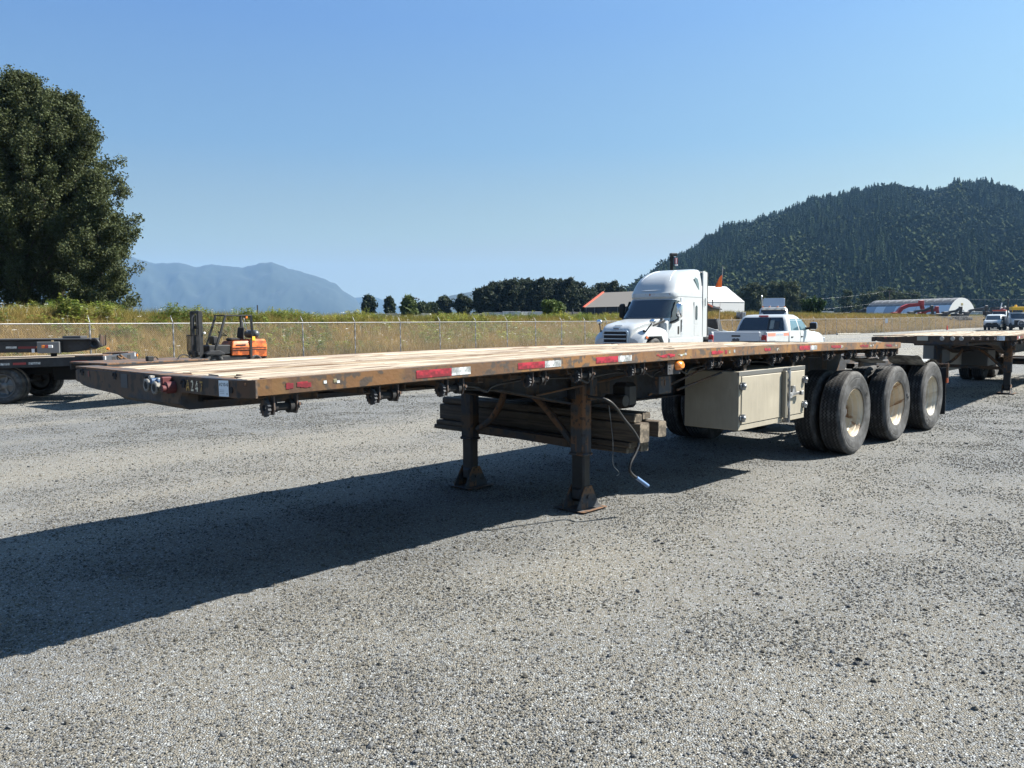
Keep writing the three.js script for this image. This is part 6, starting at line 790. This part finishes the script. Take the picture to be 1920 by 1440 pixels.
// ---------------------------------------------------------------- buildings and machines on the far side of the fence
const B0 = 1.95;
function frameAt(px0, px1, z0, z1) { const a = at(px0, 600, z0), b = at(px1, 600, z1), L = Math.hypot(b.x - a.x, b.z - a.z); return { a, L, turn: Math.atan2(-(b.z - a.z), b.x - a.x) }; }
const sheetMat = (r, g, b, o = {}) => M(r, g, b, 0.6, 0, { map: rep(grime, 0.3), ...o });
{ // shelter with a low pitched grey roof and an orange edge; long side towards us
  const f = frameAt(1097, 1205, 120, 112), t = thing('shelter', 'dark walled shelter with pale grey roof and orange gable edge', 'shelter', [f.a.x, B0, f.a.z], f.turn), P = (n, g, m) => part(n, g, m, t), L = f.L, eave = 1.95, ridge = 4.25, D = 8.4;
  P('roof', [patch([[[0, eave, 0.2], [L, eave, 0.2]], [[0, ridge, -D / 2], [L, ridge, -D / 2]]]), patch([[[0, ridge, -D / 2], [L, ridge, -D / 2]], [[0, eave, -D], [L, eave, -D]]])], M(0.17, 0.155, 0.135, 0.8, 0, { side: THREE.DoubleSide }));
  P('gable_trim', [beam([-0.05, eave, 0.25], [-0.05, ridge + 0.05, -D / 2], 0.35, 0.22)], M(0.55, 0.12, 0.07, 0.6)); P('wall', [cb(L - 0.3, eave, 0.1, L / 2 + 0.15, eave / 2, 0, 0.01), cb(0.1, eave, D, 0.2, eave / 2, -D / 2, 0.01)], M(0.035, 0.035, 0.04, 0.8)); for (const x of [0.3, 2.0, 4.2, 6.4]) P('post', cb(0.1, eave, 0.1, x, eave / 2, 0.08, 0.01), MAT.galv);
  const g = frameAt(1046, 1100, 116, 120), w = thing('screen_wall', 'low dark screen wall with posts beside the grey shelter', 'wall', [g.a.x, B0, g.a.z], g.turn); part('screen', cb(g.L, 1.25, 0.06, g.L / 2, 0.62, 0, 0.01), M(0.03, 0.03, 0.035, 0.8), w); for (let i = 0; i < 5; i++) part('post', cyl(0.04, 1.7, 'y', g.L * i / 4, 0.85, 0.08, 8), MAT.galv, w);
}
{ // white fabric shelter, gable to the right
  const f = frameAt(1306, 1395, 144, 150), t = thing('fabric_shelter', 'large white fabric shelter with steep pitched roof', 'shelter', [f.a.x, B0, f.a.z], f.turn), P = (n, g, m) => part(n, g, m, t), Z = 149, eave = at(1394, 566, Z).y - B0, ridge = at(1372, 537, 153).y - B0, L = f.L, D = 9.5, wm = MP(0.7, 0.71, 0.72, 0.7, 0, { transmission: 0.45, thickness: 0 });
  P('roof', [patch([[[0, eave, 0], [L * 0.5, eave, 0], [L, eave, 0]], [[0, ridge, -D / 2], [L * 0.5, ridge, -D / 2], [L, ridge, -D / 2]]]), patch([[[0, ridge, -D / 2], [L, ridge, -D / 2]], [[0, eave, -D], [L, eave, -D]]])], M(0.48, 0.48, 0.48, 0.6, 0, { side: THREE.DoubleSide })); P('side_wall', [cb(L, eave, 0.05, L / 2, eave / 2, 0, 0.01), cb(L, eave, 0.05, L / 2, eave / 2, -D, 0.01)], wm);
  P('gable_wall', [slab([[0, 0], [D, 0], [D, eave], [D / 2, ridge], [0, eave]], -0.03, 0.03, 0.004).rotateY(PI / 2).translate(L, 0, 0)], wm); P('gutter_trim', [cb(L, 0.08, 0.1, L / 2, eave, 0.04, 0.01), beam([L + 0.02, eave, 0], [L + 0.02, ridge, -D / 2], 0.08, 0.08)], M(0.5, 0.5, 0.5)); P('rib', [0.33, 0.66].map((k) => beam([L * k, eave, 0.03], [L * k, ridge, -D / 2 + 0.03], 0.06, 0.06)), M(0.6, 0.6, 0.6)); P('downpipe', cb(0.12, eave * 0.7, 0.12, L * 0.4, eave * 0.35, 0.08, 0.01), M(0.3, 0.3, 0.3));
}
{ const f = frameAt(1326, 1350, 100, 100.5), t = thing('shed', 'small brown shed with dark roof and stairs beside the white shelter', 'shed', [f.a.x, B0, f.a.z], f.turn), L = f.L; part('wall', cb(L, 1.6, 2.5, L / 2, 0.8, -1.2, 0.02), M(0.17, 0.115, 0.08, 0.8), t); part('roof', [slab([[-0.2, 1.6], [L + 0.2, 1.2], [L + 0.2, 1.3], [0, 2.0]], -2.6, 0.15, 0.01)], M(0.12, 0.12, 0.13, 0.7), t); part('orange_fascia', beam([-0.1, 1.95, 0.18], [L * 0.35, 1.55, 0.18], 0.05, 0.18), M(0.55, 0.14, 0.08), t); part('stair_rail', [beam([0.1, 0.9, 0.3], [L * 0.8, 0.1, 0.3], 0.05, 0.06), beam([0.1, 1.2, 0.3], [L * 0.8, 0.4, 0.3], 0.04, 0.05), ...[0.2, 0.5, 0.8, 1.1].map((x) => cb(0.04, 0.9, 0.04, x, 0.5, 0.3, 0.01))], MAT.blackMatt, t); part('flue', [cyl(0.06, 0.9, 'y', L * 0.6, 1.9, -0.6, 10), cyl(0.12, 0.12, 'y', L * 0.6, 2.4, -0.6, 10)], MAT.steel, t); }
{ // half-round hall
  const f = frameAt(1618, 1775, 232, 206), t = thing('quonset_hall', 'long half round grey roofed hall with white lower wall', 'hall', [f.a.x, 1.6, f.a.z], f.turn), P = (n, g, m) => part(n, g, m, t), L = f.L, R = 5.2, top = at(1775, 558, 206).y - 1.6, k = top / R; 
  const arch = (x, a0, a1, n = 14, o = 0) => Array.from({ length: n + 1 }, (_, i) => { const a = lerp(a0, a1, i / n); return [x, (R + o) * Math.sin(a) * k, (R + o) * Math.cos(a) - R]; });
  P('roof', [patch(Array.from({ length: 41 }, (_, i) => arch(L * i / 40, 0.75, PI - 0.3, 14, i % 2 ? 0.04 : 0)))], M(0.26, 0.255, 0.25, 0.6, 0.3, { side: THREE.DoubleSide, map: rep(grime, 0.4) }));
  for (let i = 0; i < 8; i++) P('lower_panel', [patch([L * i / 8 + 0.03, L * (i + 1) / 8 - 0.03].map((x) => arch(x, 0, 0.755, 5, 0.02)))], i === 2 || i === 0 ? M(0.30, 0.36, 0.44, 0.5) : M(0.62, 0.66, 0.7, 0.5));
  P('end_wall', [slab(arch(0, 0, PI, 18).map(([x, y, z]) => [z, y]), -0.05, 0.05, 0.004).rotateY(-PI / 2).translate(L, 0, 0)], M(0.66, 0.66, 0.64, 0.6)); P('end_window', [cb(0.05, 0.6, 0.7, L + 0.06, top * 0.72, -R, 0.01)], M(0.3, 0.25, 0.1)); P('end_door', [cb(0.06, 2.2, 2.4, L + 0.06, 1.3, -R + 1.0, 0.01)], M(0.05, 0.05, 0.055)); P('end_sign', [0, 1, 2].map((i) => cb(0.05, 0.3, 1.6 - i * 0.4, L + 0.06, top * 0.45 - i * 0.42, -R, 0.01)), M(0.25, 0.26, 0.28));
}
// excavators: boom, stick, bucket, cab and tracks; only the raised arms clear the grass
function excavator(label, group, px, pts, z, col, w = 0.35) {
  const o = at(px, 600, z), t = thing('excavator', label, 'excavator', [o.x, B0 - 0.3, o.z], 0, group), m = M(...col, 0.5), q = pts.map(([x, y]) => { const p = at(x, y, z); return [p.x - o.x, p.y - B0 + 0.3, 0]; });
  const dir = q[q.length - 1][0] > 0 ? 1 : -1;
  part('boom', q.slice(0, q.length - 2).map((a, i) => beam(a, q[i + 1], w, w * (i ? 1.3 : 1.5), [0, 0, 1])), m, t); part('stick', [beam(q[q.length - 2], q[q.length - 1], w * 0.8, w * 1.1, [0, 0, 1]), cb(w * 1.4, w * 1.6, w, ...q[q.length - 2], 0.05)], m, t);
  const e = q[q.length - 1]; part('bucket', [slab([[-0.5, 0.3], [0.3, 0.35], [0.45, -0.1], [0.2, -0.6], [-0.3, -0.65]].map(([x, y]) => [e[0] + x * dir, e[1] + y - 0.3]), -0.5, 0.5, 0.03)], M(0.03, 0.03, 0.03, 0.7), t); part('ram', [beam([q[0][0] + 0.5 * dir, q[0][1] + 0.1, 0.2], [q[1][0], q[1][1] - 0.1, 0.2], 0.12, 0.12, [0, 0, 1])], MAT.alu, t);
  part('house', [cb(2.2, 0.8, 2.2, q[0][0] - 1.3 * dir, 0.95, 0, 0.08), cb(0.9, 0.9, 0.9, q[0][0] - 0.5 * dir, 1.2, 0.6, 0.06)], m, t); part('track', [cb(3.4, 0.6, 0.5, q[0][0] - 1 * dir, 0.35, 0.9, 0.2), cb(3.4, 0.6, 0.5, q[0][0] - 1 * dir, 0.35, -0.9, 0.2)], MAT.blackMatt, t);
}
{
  const g = 'excavators along the quonset';
  excavator('red excavator with its long boom raised before the quonset', g, 1684, [[1678, 592], [1690, 578], [1702, 573], [1724, 571], [1727, 568.5], [1733, 591]], 150, [0.34, 0.022, 0.022], 0.62);
  excavator('second red excavator half hidden behind the raised red boom', g, 1735, [[1728, 588], [1738, 583], [1752, 582], [1756, 578], [1759, 590]], 156, [0.28, 0.02, 0.02], 0.5);
  excavator('dark excavator at the low end of the quonset', g, 1592, [[1589, 592], [1596, 585], [1612, 584], [1621, 581], [1622, 591]], 150, [0.02, 0.02, 0.022], 0.42);
  excavator('dark excavator between the two red ones', g, 1712, [[1709, 590], [1716, 584], [1733, 582], [1747, 576], [1749, 590]], 146, [0.022, 0.022, 0.024], 0.40);
  excavator('dark excavator at the gable end of the quonset', g, 1777, [[1773, 591], [1781, 585], [1793, 583], [1801, 578], [1801, 590]], 148, [0.022, 0.02, 0.02], 0.42);
  excavator('dark excavator furthest along towards the far vans', g, 1816, [[1812, 590], [1820, 582], [1840, 579], [1849, 576], [1850, 584]], 150, [0.022, 0.022, 0.024], 0.40);
}
function box(name, label, cat, group, px0, px1, top, z, col, o = {}) {
  const f = frameAt(px0, px1, z, z + (o.dz || 0)), t = thing(name, label, cat, [f.a.x, B0, f.a.z], f.turn, group), h = at((px0 + px1) / 2, top, z).y - B0, L = f.L;
  part('box', [cb(L, h - (o.lift || 0), 2.5, L / 2, (h + (o.lift || 0)) / 2, -1.25, 0.03)], sheetMat(...col), t); part('corner_post', [0.06, L - 0.06].map((x) => cb(0.12, h, 0.1, x, h / 2, 0.01, 0.01)), M(col[0] * 0.75, col[1] * 0.75, col[2] * 0.75), t); part('top_rail', cb(L, 0.1, 0.06, L / 2, h - 0.06, 0.01, 0.01), M(col[0] * 0.8, col[1] * 0.8, col[2] * 0.8), t);
  for (let i = 1; i < (o.ribs || 0); i++) part('side_rib', cb(0.06, h - 0.2, 0.05, L * i / o.ribs, h / 2, 0.01, 0.01), M(col[0] * 0.85, col[1] * 0.85, col[2] * 0.85), t); if (o.marks) part('dark_lettering', Array.from({ length: o.marks }, (_, i) => cb(L * 0.05, h * 0.2, 0.04, L * (0.25 + 0.5 * i / o.marks), h * 0.55, 0.012, 0.005)), M(0.25, 0.26, 0.28), t);
  return t;
}
{
  const g = 'white box trailers beyond the bank', W = [0.66, 0.67, 0.68];
  box('box_trailer', 'long low white trailer before the single trees', 'trailer', g, 672, 806, 588, 150, [0.5, 0.5, 0.48], { ribs: 10 }); box('box_trailer', 'short grey white trailer at the open end of the white row', 'trailer', g, 884, 904, 588, 132, [0.42, 0.44, 0.46], { ribs: 3 });
  box('box_trailer', 'plain white trailer second in the white row', 'trailer', g, 905, 941, 586, 131, [0.55, 0.57, 0.6], { ribs: 4 }); box('box_trailer', 'white trailer with dark lettering in the middle of the white row', 'trailer', g, 942, 977, 584, 130, W, { ribs: 6, marks: 6 }); box('box_trailer', 'white trailer with lettering at the bush end of the white row', 'trailer', g, 978, 1017, 584.5, 131, W, { ribs: 8, marks: 5 });
  const q = 'low white sheds at the foot of the hill'; box('white_shed', 'low white shed nearest the green bush', 'shed', q, 1540, 1563, 584, 200, [0.62, 0.66, 0.7], { ribs: 2 }); box('white_shed', 'low white shed before the dark excavator', 'shed', q, 1563, 1592, 586.5, 205, [0.55, 0.55, 0.55], { ribs: 3 }); box('white_shed', 'low pale shed behind the last excavator', 'shed', q, 1800, 1832, 585, 190, [0.4, 0.4, 0.38], { ribs: 3 }); box('white_shed', 'white walled shed next to the far vans', 'shed', q, 1826, 1842, 584, 180, [0.66, 0.66, 0.64], { ribs: 2 });
  box('dark_barn', 'dark roofed barn behind the far trucks', 'barn', null, 1866, 1906, 576, 210, [0.05, 0.05, 0.055]);
  box('white_crate', 'small white cabinet between shed and white truck', 'cabinet', null, 1392, 1398, 585, 90, [0.66, 0.66, 0.66]); box('brown_container', 'rusty brown container under the white shelter', 'container', null, 1345, 1394, 586, 110, [0.10, 0.045, 0.035], { ribs: 9 });
  box('cream_hut', 'small cream hut among the poplar trunks', 'hut', null, 153, 166, 570, 62, [0.4, 0.36, 0.28]);
}
{ const b = at(780, 590, 200), t = thing('floodlight_mast', 'thin mast with four round floodlights above the weeds', 'light mast', [b.x, B0, b.z], 0.1), h = at(780, 561, 200).y - B0; part('mast', cyl(0.16, h, 'y', 0, h / 2, 0, 10, 0.1), MAT.steel, t); part('crossarm', [cb(1.6, 0.12, 0.1, 0, h - 0.3, 0), bar([-0.7, h - 0.3, 0], [0, h - 0.9, 0], 0.05), bar([0.7, h - 0.3, 0], [0, h - 0.9, 0], 0.05)], MAT.steel, t); for (const [x, y] of [[-0.75, 0.1], [-0.22, 0.35], [0.22, 0.35], [0.75, 0.1]]) part('floodlight', [new THREE.SphereGeometry(0.26, 12, 8).scale(1, 0.8, 0.8).translate(x, h + y - 0.1, 0)], M(0.05, 0.055, 0.06, 0.4), t); }
{ const b = at(483, 585, 60), t = thing('wooden_stake', 'thin dark stake sticking up from the weeds on the bank', 'stake', [b.x, 1.9, b.z], 0); part('stake', cyl(0.05, at(483, 572, 60).y - 1.9, 'y', 0, (at(483, 572, 60).y - 1.9) / 2, 0, 8), MAT.steel, t); }
// overhead lines at the foot of the hill, with their poles
{
  const P = [[1100, 575, 210], [1330, 554, 250], [1668, 545, 300], [1990, 556, 300], [2250, 558, 300]], g = 'poles of the overhead line';
  const name = ['wooden line pole behind the orange edged shelter', 'wooden line pole behind the white fabric shelter', 'wooden line pole rising over the quonset', 'wooden line pole past the edge of the yard', 'last wooden line pole'];
  const q = P.map(([x, y, z]) => at(x, y, z)); [0, 2].forEach((i) => { const p = q[i], t = thing('line_pole', name[i], 'pole', [p.x, B0, p.z], -0.3, g); part('post', cyl(0.12, p.y - B0, 'y', 0, (p.y - B0) / 2, 0, 8), MAT.brown, t); part('crossarm', cb(1.8, 0.1, 0.1, 0, p.y - B0 - 0.3, 0), MAT.brown, t); });
  [[0, -0.2, 'upper'], [-3.6, 0.6, 'lower']].forEach(([dy, dz, n]) => { const pts = []; for (let i = 0; i + 1 < q.length; i++) for (let k = 0; k < 12; k++) { const u = k / 12; pts.push([lerp(q[i].x, q[i + 1].x, u), lerp(q[i].y, q[i + 1].y, u) + dy - 2.2 * 4 * u * (1 - u), lerp(q[i].z, q[i + 1].z, u) + dz]); } const t = mesh('overhead_wire', tube(pts, 0.014, 4, 160), M(0.30, 0.31, 0.33, 0.4, 0.5)); tag(t, n + ' overhead wire strung along the foot of the hill', 'power line'); });
}
renderer.render(scene, camera);
